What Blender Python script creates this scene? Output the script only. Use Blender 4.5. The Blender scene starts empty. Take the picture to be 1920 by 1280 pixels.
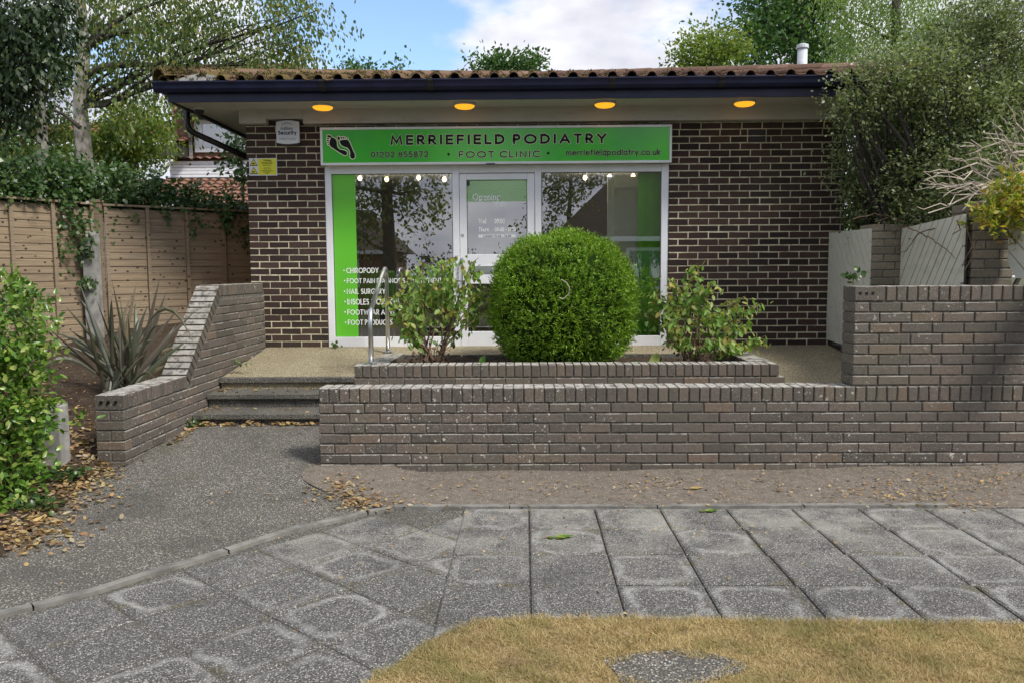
import bpy, math, random
import numpy as np
from mathutils import Vector, Matrix
random.seed(7); RNG = np.random.default_rng(7)
sc = bpy.context.scene
COL = sc.collection
R = math.radians
# ------------------------------------------------------------------ camera
F = 1500.0; CAMZ = 1.473
TH, PH, RO = 0.016, math.atan(130 / 1500), 0.006
f0 = Vector((-math.sin(TH) * math.cos(PH), math.cos(TH) * math.cos(PH), -math.sin(PH)))
r0 = Vector((math.cos(TH), math.sin(TH), 0)); u0 = r0.cross(f0)
cr = r0 * math.cos(RO) - u0 * math.sin(RO); cu = u0 * math.cos(RO) + r0 * math.sin(RO)
cam_d = bpy.data.cameras.new('camera'); cam = bpy.data.objects.new('camera', cam_d); COL.objects.link(cam)
m = Matrix.Identity(4)
for i in range(3):
    m[i][0] = cr[i]; m[i][1] = cu[i]; m[i][2] = -f0[i]
m[2][3] = CAMZ
cam.matrix_world = m
cam_d.sensor_width = 36; cam_d.lens = F / 1920 * 36; cam_d.clip_start = .05; cam_d.clip_end = 3000
sc.camera = cam
def pdir(x, y): return (f0 + cr * ((x - 960) / F) - cu * ((y - 640) / F))
def pix(x, y, X=None, Y=None, Z=None):
    d = pdir(x, y); o = Vector((0, 0, CAMZ))
    if X is not None: t = (X - o.x) / d.x
    elif Y is not None: t = (Y - o.y) / d.y
    else: t = (Z - o.z) / d.z
    return o + d * t
# ------------------------------------------------------------------ world, sun, exposure
SUN_EL, SUN_AZ = R(48), R(128)         # azimuth clockwise from +Y: light comes from the right, behind the viewer
w = bpy.data.worlds.new('World'); sc.world = w; w.use_nodes = True
nt = w.node_tree; nt.nodes.clear()
def wn(t, **k):
    n = nt.nodes.new(t)
    for a, b in k.items(): setattr(n, a, b)
    return n
L_ = nt.links.new
sky = wn('ShaderNodeTexSky', sky_type='NISHITA', sun_disc=False, sun_elevation=SUN_EL, sun_rotation=SUN_AZ, air_density=1.0, dust_density=.4, ozone_density=2.5)
bsky = wn('ShaderNodeBackground'); bsky.inputs[1].default_value = .14
L_(sky.outputs[0], bsky.inputs[0])
tc = wn('ShaderNodeTexCoord'); mp = wn('ShaderNodeMapping'); mp.inputs['Scale'].default_value = (1, 1, 2.2)
L_(tc.outputs['Generated'], mp.inputs[0])
nz = wn('ShaderNodeTexNoise'); nz.inputs['Scale'].default_value = 3.2; nz.inputs['Detail'].default_value = 9; nz.inputs['Roughness'].default_value = .55
L_(mp.outputs[0], nz.inputs[0])
hole = wn('ShaderNodeVectorMath', operation='DISTANCE'); hole.inputs[1].default_value = pdir(745, 55).normalized()
L_(tc.outputs['Generated'], hole.inputs[0])
ha = wn('ShaderNodeMath', operation='MULTIPLY_ADD'); ha.inputs[1].default_value = .55; L_(nz.outputs[0], ha.inputs[0]); L_(hole.outputs['Value'], ha.inputs[2])
hr = wn('ShaderNodeMapRange', interpolation_type='SMOOTHSTEP'); hr.inputs[1].default_value = .36; hr.inputs[2].default_value = .44; L_(ha.outputs[0], hr.inputs[0])
cv = wn('ShaderNodeMapRange', interpolation_type='SMOOTHSTEP'); cv.inputs[1].default_value = .36; cv.inputs[2].default_value = .47; L_(nz.outputs[0], cv.inputs[0])
mk = wn('ShaderNodeMath', operation='MULTIPLY'); L_(hr.outputs[0], mk.inputs[0]); L_(cv.outputs[0], mk.inputs[1])
nz2 = wn('ShaderNodeTexNoise'); nz2.inputs['Scale'].default_value = 7; nz2.inputs['Detail'].default_value = 6; L_(mp.outputs[0], nz2.inputs[0])
crp = wn('ShaderNodeValToRGB'); e = crp.color_ramp.elements
e[0].position = .33; e[0].color = (.34, .355, .43, 1); e[1].position = .64; e[1].color = (.62, .62, .65, 1)
L_(nz2.outputs[0], crp.inputs[0])
bcl = wn('ShaderNodeBackground'); bcl.inputs[1].default_value = 1.0; L_(crp.outputs[0], bcl.inputs[0])
mix = wn('ShaderNodeMixShader'); L_(mk.outputs[0], mix.inputs[0]); L_(bsky.outputs[0], mix.inputs[1]); L_(bcl.outputs[0], mix.inputs[2])
out = wn('ShaderNodeOutputWorld'); L_(mix.outputs[0], out.inputs[0])
sl = bpy.data.lights.new('sun', 'SUN'); sl.energy = 2.6; sl.angle = R(14); sl.color = (1, .95, .87)
so = bpy.data.objects.new('sun', sl); COL.objects.link(so)
sd = Vector((math.sin(SUN_AZ) * math.cos(SUN_EL), math.cos(SUN_AZ) * math.cos(SUN_EL), math.sin(SUN_EL)))
so.rotation_euler = sd.to_track_quat('Z', 'Y').to_euler(); so.location = (6, -6, 12)
vs = sc.view_settings; vs.view_transform = 'Standard'; vs.look = 'None'; vs.gamma = 1; vs.use_curve_mapping = False
vs.exposure = 0.78

# ------------------------------------------------------------------ materials
class MB:
    def __init__(s, name):
        s.m = bpy.data.materials.new(name); s.m.use_nodes = True; s.t = s.m.node_tree; s.t.nodes.clear()
        s.out = s.t.nodes.new('ShaderNodeOutputMaterial')
    def n(s, typ, ins=None, out=0, **kw):
        nd = s.t.nodes.new('ShaderNode' + typ)
        for k, v in kw.items(): setattr(nd, k, v)
        for k, v in (ins or {}).items(): s.put(nd.inputs[k], v)
        return nd.outputs[out]
    def put(s, sock, v):
        if isinstance(v, bpy.types.NodeSocket): s.t.links.new(v, sock)
        elif isinstance(v, tuple) and len(v) == 3 and sock.type == 'RGBA': sock.default_value = (*v, 1)
        else: sock.default_value = v
    def obj(s): return s.n('TexCoord', out=3)
    def gpos(s): return s.n('NewGeometry', out=0)
    def noise(s, vec, scale, detail=4, rough=.55, out=0): return s.n('TexNoise', {'Vector': vec, 'Scale': scale, 'Detail': detail, 'Roughness': rough}, out=out)
    def vor(s, vec, scale, out=0, **kw): return s.n('TexVoronoi', {'Vector': vec, 'Scale': scale}, out=out, **kw)
    def ramp(s, fac, stops):
        nd = s.t.nodes.new('ShaderNodeValToRGB'); el = nd.color_ramp.elements
        while len(el) < len(stops): el.new(.5)
        for q, (p, c) in zip(el, stops):
            q.position = p; q.color = (*c, 1) if len(c) == 3 else c
        s.put(nd.inputs[0], fac); return nd.outputs[0]
    def g(s, fac, a, b): return s.n('MapRange', {0: fac, 1: a, 2: b}, interpolation_type='SMOOTHSTEP')
    def math(s, op, a, b=0.0): return s.n('Math', {0: a, 1: b}, operation=op)
    def mixc(s, fac, a, b, blend='MIX'):
        nd = s.t.nodes.new('ShaderNodeMix'); nd.data_type = 'RGBA'; nd.blend_type = blend
        s.put(nd.inputs[0], fac); s.put(nd.inputs[6], a); s.put(nd.inputs[7], b); return nd.outputs[2]
    def rnd(s):
        a = s.n('ObjectInfo', out=5); b = s.n('NewGeometry', out=8)
        return s.n('TexWhiteNoise', {'Vector': s.n('CombineXYZ', {0: a, 1: b})}, noise_dimensions='3D')
    def bump(s, h, st=.5, dist=.01): return s.n('Bump', {'Height': h, 'Strength': st, 'Distance': dist})
    def done(s, color, rough=.8, normal=None, metal=0.0, spec=.5, **extra):
        ins = {'Base Color': color, 'Roughness': rough, 'Metallic': metal, 'Specular IOR Level': spec}; ins.update(extra)
        if normal is not None: ins['Normal'] = normal
        s.put(s.out.inputs[0], s.n('BsdfPrincipled', ins)); return s.m
MAT = {}
def plain(name, col, rough=.6, metal=0.0, spec=.5, var=.12, scale=9, bump=.0, **kw):
    b = MB(name); p = b.gpos(); nn = b.noise(p, scale, 6)
    c = b.mixc(b.g(nn, .3, .7), tuple(x * (1 - var) for x in col), tuple(min(1, x * (1 + var)) for x in col))
    MAT[name] = b.done(c, rough, b.bump(b.noise(p, scale * 12, 3), bump, .004) if bump else None, metal, spec, **kw); return MAT[name]
def brick_mat(name, ramp, lichen=0.0, grime=.3, topl=0.0):
    b = MB(name); p = b.gpos(); r = b.rnd()
    c = b.ramp(r, ramp)
    n1 = b.noise(p, 45, 5, .7); c = b.mixc(b.math('MULTIPLY', b.g(n1, .4, .75), .45), c, tuple(x * .45 for x in ramp[0][1]))
    n2 = b.noise(p, 190, 3, .7); c = b.mixc(b.math('MULTIPLY', b.g(n2, .55, .75), .35), c, tuple(min(1, x * 2.2) for x in ramp[-1][1]))
    n3 = b.noise(p, 1.6, 5); c = b.mixc(b.math('MULTIPLY', b.g(n3, .42, .7), grime), c, (.13, .125, .085))
    if lichen:
        v = b.vor(b.n('VectorMath', {0: p, 1: b.n('VectorMath', {0: b.noise(p, 30, 2, out=1), 3: .05}, operation='SCALE')}, operation='ADD'), 26)
        vc = b.vor(p, 26, out=1)
        gate = b.n('SeparateColor', {0: vc})
        reg = b.g(b.noise(p, 1.1, 3), .4, .62)
        sp = b.math('MULTIPLY', b.math('LESS_THAN', v, b.math('MULTIPLY', b.math('POWER', gate, 2.0), .3)), reg)
        fine = b.math('MULTIPLY', b.math('LESS_THAN', b.vor(p, 75), .2), b.math('MULTIPLY', reg, .6))
        c = b.mixc(b.math('MULTIPLY', b.math('MAXIMUM', sp, fine), lichen), c, (.52, .52, .47))
        up = b.n('SeparateXYZ', {0: b.n('NewGeometry', out=1)}, out=2)
        tl = b.math('MULTIPLY', b.math('MULTIPLY', b.g(up, .5, .9), b.g(b.noise(p, 16, 5, .7), .36, .56)), topl)
        c = b.mixc(tl, c, (.5, .49, .45))
    nb = b.math('ADD', b.noise(p, 60, 5, .7), b.math('MULTIPLY', b.noise(p, 260, 2), .5))
    MAT[name] = b.done(c, .88, b.bump(nb, .7, .006), spec=.25)
brick_mat('brick_dark', [(0, (.030, .020, .019)), (.35, (.046, .029, .027)), (.7, (.060, .036, .032)), (1, (.072, .042, .034))], grime=.12)
brick_mat('brick_grey', [(0, (.090, .080, .069)), (.3, (.112, .098, .085)), (.65, (.130, .112, .097)), (.92, (.148, .120, .100)), (1, (.165, .122, .092))], lichen=.8, grime=.35, topl=.75)
brick_mat('brick_olive', [(0, (.20, .175, .13)), (.5, (.25, .215, .16)), (1, (.30, .255, .19))], lichen=.7, grime=.3, topl=.5)
plain('mortar_cream', (.50, .46, .32), .95, var=.25, scale=14, bump=.5)
plain('mortar_dark', (.12, .112, .095), .95, var=.4, scale=25, bump=.6)
def aggregate(name, base, stones, mosss, dark):
    b = MB(name); p = b.gpos()
    v = b.vor(p, 105, out=1); dd = b.vor(p, 105)
    k = b.n('SeparateColor', {0: v})
    c = b.ramp(k, [(0, base), (.45, tuple(x * 1.25 for x in base)), (.62, stones[0]), (.85, stones[1]), (1, stones[2])])
    c = b.mixc(b.g(dd, .35, .6), c, tuple(x * .55 for x in base))
    c = b.mixc(b.math('MULTIPLY', b.g(b.noise(p, 1.7, 6, .65), .42, .68), dark), c, tuple(x * .42 for x in base))
    c = b.mixc(b.math('MULTIPLY', b.g(b.noise(p, 2.3, 5), .52, .75), mosss), c, (.10, .09, .04))
    h = b.math('SUBTRACT', 1.0, dd)
    MAT[name] = b.done(c, .9, b.bump(h, .7, .008), spec=.3)
aggregate('aggregate', (.135, .129, .117), ((.20, .18, .14), (.33, .30, .25), (.55, .53, .49)), .2, .55)
aggregate('terrace_stone', (.33, .28, .18), ((.42, .36, .24), (.55, .49, .35), (.68, .63, .50)), .25, .22)
aggregate('step_stone', (.13, .125, .11), ((.18, .17, .145), (.24, .225, .19), (.36, .34, .30)), .2, .5)
def slab_mat():
    b = MB('slab'); p = b.gpos(); o = b.obj(); r = b.n('ObjectInfo', out=5)
    v = b.n('SeparateColor', {0: b.vor(p, 150, out=1)}); dd = b.vor(p, 150)
    c = b.ramp(v, [(0, (.095, .093, .088)), (.45, (.14, .137, .128)), (.75, (.22, .213, .197)), (1, (.46, .45, .42))])
    c = b.mixc(b.g(dd, .4, .6), c, (.062, .06, .057))
    # worn pale ring inside the edge of each slab
    x = b.n('SeparateXYZ', {0: o}); y = b.n('SeparateXYZ', {0: o}, out=1)
    wob = b.math('MULTIPLY', b.math('SUBTRACT', b.noise(p, 6, 4), .5), .13)
    ax = b.math('POWER', b.math('ABSOLUTE', x), 4.0); ay = b.math('POWER', b.math('ABSOLUTE', y), 4.0)
    rad = b.math('ADD', b.math('POWER', b.math('ADD', ax, ay), .25), wob)
    rad = b.math('ADD', rad, b.math('MULTIPLY', b.n('TexWhiteNoise', {'W': b.math('ADD', r, 3.3)}, noise_dimensions='1D'), .016))
    ring = b.math('MULTIPLY', b.g(rad, .135, .168), b.math('SUBTRACT', 1.0, b.g(rad, .170, .205)))
    gate = b.math('MULTIPLY', b.g(b.n('TexWhiteNoise', {'W': r}, noise_dimensions='1D'), .05, .75), b.g(b.noise(p, 5, 5, .7), .34, .58))
    grit = b.g(b.noise(p, 160, 3, .8), .3, .6)
    c = b.mixc(b.math('MULTIPLY', b.math('MULTIPLY', ring, gate), b.math('MULTIPLY', grit, .6)), c, (.40, .40, .38))
    ys = b.n('SeparateXYZ', {0: p}, out=1); xs = b.n('SeparateXYZ', {0: p})
    dust = b.math('MULTIPLY', b.g(ys, 3.5, 4.7), b.g(b.noise(p, 3.2, 6, .7), .38, .62))
    c = b.mixc(b.math('MULTIPLY', b.math('MULTIPLY', dust, grit), .75), c, (.34, .33, .29))
    c = b.mixc(b.math('MULTIPLY', b.g(b.noise(p, 2.1, 5, .6), .5, .72), .5), c, (.045, .045, .042))
    moss = b.math('MULTIPLY', b.g(rad, .18, .2), b.g(b.noise(p, 8, 4), .5, .7))
    c = b.mixc(b.math('MULTIPLY', moss, .55), c, (.10, .085, .035))
    MAT['slab'] = b.done(c, .85, b.bump(b.math('SUBTRACT', 1.0, dd), .5, .005), spec=.35)
slab_mat()
def soil_mat(name, cols, peb=.6):
    b = MB(name); p = b.gpos()
    n1 = b.noise(p, 14, 8, .7); c = b.ramp(n1, [(.25, cols[0]), (.5, cols[1]), (.75, cols[2])])
    v = b.vor(p, 70); vc = b.n('SeparateColor', {0: b.vor(p, 70, out=1)})
    st = b.math('MULTIPLY', b.math('LESS_THAN', v, .33), b.math('GREATER_THAN', vc, peb))
    c = b.mixc(st, c, b.ramp(vc, [(peb, (.22, .18, .13)), (1, (.45, .40, .33))]))
    MAT[name] = b.done(c, .95, b.bump(b.math('ADD', n1, b.math('MULTIPLY', st, .3)), .8, .02), spec=.2)
soil_mat('soil_strip', ((.10, .085, .068), (.155, .133, .11), (.21, .185, .157)), .6)
soil_mat('soil_dark', ((.025, .017, .011), (.05, .035, .024), (.085, .062, .042)), .93)
soil_mat('ground_turf', ((.15, .11, .05), (.24, .175, .085), (.32, .24, .12)), .97)
soil_mat('far_ground', ((.05, .065, .03), (.08, .09, .045), (.12, .11, .07)), .97)
def leaf_mat(name, ramp, rough=.45, trans=.35, spec=.5, patch=None):
    b = MB(name); r = b.rnd(); c = b.ramp(r, ramp)
    p = b.gpos()
    if patch: c = b.mixc(b.math('MULTIPLY', b.g(b.noise(p, 3.4, 5, .6), .46, .66), .75), c, patch); c = b.mixc(b.math('MULTIPLY', b.g(b.noise(p, 5.5, 4, .6), .58, .72), .6), c, (.10, .07, .035))
    c = b.mixc(b.math('MULTIPLY', b.g(b.noise(p, 2.2, 3), .4, .7), .35), c, tuple(x * .6 for x in ramp[0][1]))
    pr = b.n('BsdfPrincipled', {'Base Color': c, 'Roughness': rough, 'Specular IOR Level': spec})
    tr = b.n('BsdfTranslucent', {'Color': b.mixc(1.0, c, (1.3, 1.35, .7), 'MULTIPLY')})
    b.put(b.out.inputs[0], b.n('MixShader', {0: trans, 1: pr, 2: tr})); MAT[name] = b.m
G = lambda *a: [(i / max(1, len(a) - 1), c) for i, c in enumerate(a)]
leaf_mat('leaf_ball', G((.06, .13, .008), (.14, .28, .016), (.22, .40, .026), (.33, .47, .05)), .5, .3)
leaf_mat('leaf_shrub', G((.10, .21, .03), (.17, .32, .055), (.23, .40, .08), (.31, .44, .13), (.36, .42, .12), (.42, .33, .08)), .5, .4)
leaf_mat('leaf_hedge', G((.035, .095, .010), (.075, .175, .022), (.13, .25, .035), (.20, .32, .055), (.36, .40, .11)), .28, .28)
leaf_mat('leaf_ivy', G((.027, .068, .016), (.04, .09, .022), (.07, .14, .035), (.11, .17, .05)), .35, .3)
leaf_mat('leaf_birch', G((.05, .09, .02), (.09, .15, .035), (.14, .21, .05), (.26, .25, .06)), .5, .45)
leaf_mat('leaf_dark', G((.018, .037, .015), (.028, .055, .018), (.05, .085, .025)), .45, .25)
leaf_mat('leaf_yellowgreen', G((.07, .13, .02), (.12, .20, .03), (.19, .27, .05), (.30, .32, .06)), .5, .45)
leaf_mat('leaf_greygreen', G((.08, .12, .05), (.15, .20, .085), (.24, .29, .13), (.34, .37, .20)), .38, .35)
leaf_mat('leaf_pale', G((.175, .275, .075), (.20, .30, .09), (.27, .36, .12)), .5, .45)
leaf_mat('leaf_oak', G((.053, .128, .038), (.06, .13, .035), (.095, .18, .05)), .5, .35)
leaf_mat('leaf_gold', G((.14, .22, .03), (.25, .32, .04), (.42, .36, .04), (.45, .25, .04)), .45, .35)
leaf_mat('moss', G((.05, .04, .018), (.10, .085, .03), (.16, .14, .04), (.12, .08, .05)), .9, .1)
leaf_mat('leaf_dead', G((.10, .06, .035), (.22, .13, .06), (.40, .25, .11), (.50, .36, .15), (.46, .40, .28), (.30, .15, .08), (.55, .42, .16), (.16, .11, .07)), .7, .25)
leaf_mat('leaf_brown', G((.05, .03, .02), (.09, .05, .03), (.14, .08, .05)), .7, .15)
leaf_mat('flax', G((.061, .074, .047), (.075, .08, .055), (.10, .08, .065), (.09, .12, .06), (.20, .14, .09)), .45, .15)
leaf_mat('dry_grass', G((.27, .19, .08), (.42, .31, .14), (.52, .40, .20), (.60, .49, .28), (.24, .22, .07)), .7, .3, patch=(.20, .20, .055))
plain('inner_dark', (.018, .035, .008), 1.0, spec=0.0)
plain('bark_birch', (.42, .38, .33), .85, var=.45, scale=7, bump=.6)
plain('bark_brown', (.13, .085, .055), .9, var=.35, scale=12, bump=.6)
plain('bark_dark', (.05, .042, .035), .9, var=.3, scale=12, bump=.6)
plain('dead_twig', (.42, .36, .30), .85, var=.25, scale=14)
plain('upvc_white', (.74, .75, .78), .35, var=.05, scale=3)
plain('frame_edge', (.10, .10, .11), .5)
plain('sign_white', (.72, .74, .76), .35, var=.06, scale=4)
plain('black_print', (.004, .004, .005), .45, spec=.2)
plain('cream_print', (.82, .84, .62), .4, var=.03)
plain('white_print', (.82, .85, .82), .5, var=.02)
plain('navy_plastic', (.012, .015, .040), .38, spec=.3, var=.2, scale=5)
plain('black_plastic', (.010, .010, .011), .35, var=.1)
plain('concrete_grey', (.27, .265, .25), .92, var=.3, scale=8, bump=.5)
plain('edging_concrete', (.17, .165, .15), .92, var=.35, scale=8, bump=.5)
plain('steel', (.62, .63, .65), .28, metal=1.0, var=.06, scale=20)
plain('alarm_white', (.62, .64, .68), .4, var=.05)
plain('alarm_blue', (.012, .018, .07), .5)
plain('label_yellow', (.70, .68, .03), .5, var=.05)
plain('label_white', (.68, .69, .72), .5, var=.04)
plain('flue_grey', (.50, .54, .58), .5, var=.1)
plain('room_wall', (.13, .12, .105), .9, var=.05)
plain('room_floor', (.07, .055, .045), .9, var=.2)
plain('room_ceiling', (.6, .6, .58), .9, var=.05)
plain('door_white', (.78, .82, .78), .5, var=.04)
plain('chair_green', (.17, .45, .05), .5, var=.08)
plain('chair_wood', (.42, .27, .12), .5, var=.15)
plain('blind_green', (.20, .68, .05), .6, var=.05, scale=3)
plain('cladding_white', (.74, .76, .80), .6, var=.05)
plain('render_wall', (.40, .30, .23), .9, var=.15)
plain('dark_eave', (.03, .025, .022), .7)
plain('house_brick', (.20, .11, .07), .9, var=.25)
def paint_mat(name, col, stain):
    b = MB(name); p = b.gpos()
    n = b.noise(b.n('VectorMath', {0: p, 1: (1, 1, 3)}, operation='MULTIPLY'), 3.5, 7, .65)
    c = b.mixc(b.math('MULTIPLY', b.g(n, .48, .75), .55), col, stain)
    c = b.mixc(b.math('MULTIPLY', b.g(b.noise(p, 60, 4, .7), .62, .75), .6), c, (.10, .09, .08))
    MAT[name] = b.done(c, .7, b.bump(b.noise(p, 40, 4), .25, .004), spec=.3)
paint_mat('soffit_paint', (.50, .48, .45), (.34, .31, .27))
paint_mat('grey_board', (.62, .61, .52), (.42, .42, .33))
def fence_mat():
    b = MB('fence_wood'); p = b.gpos(); r = b.n('ObjectInfo', out=5)
    q = b.n('VectorMath', {0: p, 1: (2.5, 2.5, 60)}, operation='MULTIPLY')
    n = b.noise(q, 1.0, 6, .65); wn_ = b.n('TexWhiteNoise', {'W': r}, noise_dimensions='1D')
    c = b.ramp(n, [(.25, (.15, .11, .075)), (.5, (.25, .19, .125)), (.72, (.34, .265, .18))])
    c = b.mixc(b.math('MULTIPLY', wn_, .35), c, (.19, .165, .13))
    warm = b.g(b.n('SeparateXYZ', {0: p}), -4.3, -3.4)
    c = b.mixc(b.math('MULTIPLY', warm, .55), c, (.36, .19, .085))  # sunny warmth painted into the wood towards the right end
    k = b.math('LESS_THAN', b.vor(b.n('VectorMath', {0: p, 1: (1, 1, 1.3)}, operation='MULTIPLY'), 11), .17)
    c = b.mixc(b.math('MULTIPLY', k, .9), c, (.035, .022, .015))
    MAT['fence_wood'] = b.done(c, .85, b.bump(n, .5, .006), spec=.2)
fence_mat()
def tile_mat(name, cols, moss):
    b = MB(name); p = b.gpos(); r = b.rnd(); c = b.ramp(r, cols)
    c = b.mixc(b.math('MULTIPLY', b.g(b.noise(p, 30, 5, .7), .45, .7), .6), c, (.06, .045, .038))
    xs = b.n('SeparateXYZ', {0: p})
    amt = b.math('MULTIPLY', b.g(b.noise(p, 5, 6, .7), .40, .58), b.math('ADD', b.math('MULTIPLY', b.math('SUBTRACT', 1.0, b.g(xs, -3.4, .3)), .8), .12))
    c = b.mixc(b.math('MULTIPLY', amt, moss), c, b.ramp(b.noise(p, 40, 3), [(.3, (.05, .045, .018)), (.6, (.15, .12, .03)), (.8, (.22, .19, .05))]))
    MAT[name] = b.done(c, .92, b.bump(b.noise(p, 50, 5), .8, .01), spec=.2)
tile_mat('pantile', G((.085, .05, .038), (.13, .075, .056), (.18, .105, .08)), .95)
tile_mat('hip_tile', G((.12, .068, .05), (.16, .095, .07), (.20, .125, .095)), .85)
tile_mat('opposite_tile', G((.045, .038, .033), (.06, .05, .044), (.075, .062, .055)), .1)
tile_mat('house_tile', G((.16, .075, .05), (.23, .12, .085), (.30, .17, .13)), .05)
def brick_tex():
    b = MB('brick_pattern'); p = b.gpos()
    v = b.n('CombineXYZ', {0: b.math('ADD', b.n('SeparateXYZ', {0: p}), b.n('SeparateXYZ', {0: p}, out=1)), 1: b.n('SeparateXYZ', {0: p}, out=2)})
    c = b.n('TexBrick', {'Vector': v, 'Color1': (.045, .028, .026), 'Color2': (.065, .038, .033), 'Mortar': (.45, .42, .30), 'Scale': 1.0, 'Mortar Size': .005, 'Brick Width': .225, 'Row Height': .075})
    MAT['brick_pattern'] = b.done(c, .9)
brick_tex()
def glass_mat():
    b = MB('window_glass')
    fr = b.n('Fresnel', {'IOR': 1.5})
    g = b.n('BsdfGlossy', {'Color': (.96, .98, 1.0), 'Roughness': .0}); t = b.n('BsdfTransparent', {'Color': (.86, .9, .88)})
    nd = b.t.nodes.new('ShaderNodeMath'); nd.operation = 'MULTIPLY_ADD'; b.put(nd.inputs[0], fr); nd.inputs[1].default_value = 1.2; nd.inputs[2].default_value = .27
    b.put(b.out.inputs[0], b.n('MixShader', {0: nd.outputs[0], 1: t, 2: g})); MAT['window_glass'] = b.m
glass_mat()
def film_mat():
    b = MB('green_film'); b.put(b.out.inputs[0], b.n('MixShader', {0: .45, 1: b.n('BsdfTransparent'), 2: b.n('BsdfDiffuse', {'Color': (.22, .62, .12)})})); MAT['green_film'] = b.m
film_mat()
def sign_mat():
    b = MB('sign_green'); p = b.gpos()
    c = b.mixc(b.g(b.noise(p, 1.2, 3), .3, .7), (.03, .42, .03), (.06, .56, .015))
    MAT['sign_green'] = b.done(c, .16, spec=.7)
sign_mat()
def emit(name, col, st):
    b = MB(name); b.put(b.out.inputs[0], b.n('Emission', {'Color': col, 'Strength': st})); MAT[name] = b.m
plain('vinyl_green', (.12, .50, .025), .35, var=.06, scale=2, spec=.6)
emit('lamp_amber', (1.0, .40, .022), .78)
emit('bulb_warm', (1.0, .70, .36), 4.5)

# ------------------------------------------------------------------ object helpers
ORG = {}
def setp(o, label=None, cat=None, group=None, kind=None):
    if label: o['label'] = label
    if cat: o['category'] = cat
    if group: o['group'] = group
    if kind: o['kind'] = kind
    return o
def thing(name, label, cat, loc, group=None, kind=None):
    o = bpy.data.objects.new(name, None); COL.objects.link(o); o.location = loc; o.empty_display_size = .1
    ORG[o] = Vector(loc); return setp(o, label, cat, group, kind)
def place(o, wloc, parent=None):
    COL.objects.link(o); ORG[o] = Vector(wloc)
    if parent is not None: o.parent = parent; o.location = Vector(wloc) - ORG[parent]
    else: o.location = wloc
    return o
def mesh(name, V, Fc, mat, parent=None, smooth=False, org=None):
    """verts in world coordinates"""
    V = [Vector(v) for v in V]
    if org is None:
        if parent is not None: org = ORG[parent]
        else:
            org = sum(V, Vector()) / len(V); org.z = min(v.z for v in V)
    me = bpy.data.meshes.new(name); me.from_pydata([tuple(v - org) for v in V], [], Fc); me.update()
    if smooth: me.polygons.foreach_set('use_smooth', [True] * len(me.polygons))
    me.materials.append(MAT[mat]); return place(bpy.data.objects.new(name, me), org, parent)
class Geo:
    def __init__(s): s.V = []; s.F = []
    def add(s, V, Fc):
        o = len(s.V); s.V += [Vector(v) for v in V]; s.F += [tuple(i + o for i in f) for f in Fc]; return s
    def box(s, a, b):
        x0, y0, z0 = a; x1, y1, z1 = b
        return s.add([(x0, y0, z0), (x1, y0, z0), (x1, y1, z0), (x0, y1, z0), (x0, y0, z1), (x1, y0, z1), (x1, y1, z1), (x0, y1, z1)],
                     [(0, 3, 2, 1), (4, 5, 6, 7), (0, 1, 5, 4), (1, 2, 6, 5), (2, 3, 7, 6), (3, 0, 4, 7)])
    def obox(s, c, ax, ay, az):
        """centre and three half-axis vectors"""
        c = Vector(c); P = [c + ax * i + ay * j + az * k for k in (-1, 1) for i, j in ((-1, -1), (1, -1), (1, 1), (-1, 1))]
        return s.add(P, [(0, 3, 2, 1), (4, 5, 6, 7), (0, 1, 5, 4), (1, 2, 6, 5), (2, 3, 7, 6), (3, 0, 4, 7)])
    def tube(s, pts, rad, n=6, cap=True):
        pts = [Vector(p) for p in pts]; k = len(pts)
        rad = rad if isinstance(rad, (list, tuple)) else [rad] * k
        V = []; ref = None
        for i in range(k):
            t = (pts[min(i + 1, k - 1)] - pts[max(i - 1, 0)]).normalized()
            if ref is None: ref = t.orthogonal().normalized()
            ref = (ref - t * ref.dot(t)); ref = ref.normalized() if ref.length > 1e-6 else t.orthogonal().normalized()
            q = t.cross(ref)
            V += [pts[i] + (ref * math.cos(2 * math.pi * j / n) + q * math.sin(2 * math.pi * j / n)) * rad[i] for j in range(n)]
        Fc = [(i * n + j, i * n + (j + 1) % n, (i + 1) * n + (j + 1) % n, (i + 1) * n + j) for i in range(k - 1) for j in range(n)]
        if cap: Fc += [tuple(range(n))[::-1], tuple((k - 1) * n + j for j in range(n))]
        return s.add(V, Fc)
    def build(s, name, mat, parent=None, smooth=False, org=None): return mesh(name, s.V, s.F, mat, parent, smooth, org)
def box(name, a, b, mat, parent=None, bev=0.0):
    a, b = [min(p, q) for p, q in zip(a, b)], [max(p, q) for p, q in zip(a, b)]
    o = Geo().box(a, b).build(name, mat, parent)
    if bev:
        md = o.modifiers.new('bevel', 'BEVEL'); md.width = bev; md.segments = 2
    return o
# ---- bricks
_bm = {}
def brick_mesh(L, D, H, var):
    key = (round(L, 3), round(D, 3), round(H, 3), var)
    if key in _bm: return _bm[key]
    rr = random.Random(hash(key)); c = .005; V = []
    for (y, ins) in ((-D / 2, c), (-D / 2 + c * .8, 0), (D / 2 - c * .8, 0), (D / 2, c)):
        for sx, sz in ((-1, -1), (1, -1), (1, 1), (-1, 1)):
            j = .0016
            V.append((sx * (L / 2 - ins) + rr.uniform(-j, j), y + rr.uniform(-j, j) * .6, sz * (H / 2 - ins) + rr.uniform(-j, j)))
    Fc = [(0, 1, 2, 3), (15, 14, 13, 12)]
    for k in range(3):
        for j in range(4): Fc.append((k * 4 + j, (k + 1) * 4 + j, (k + 1) * 4 + (j + 1) % 4, k * 4 + (j + 1) % 4))
    me = bpy.data.meshes.new('brick'); me.from_pydata(V, [], [f[::-1] if len(f) == 4 and f[0] < 12 and i > 1 else f for i, f in enumerate(Fc)]); me.update()
    _bm[key] = me; return me
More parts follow.
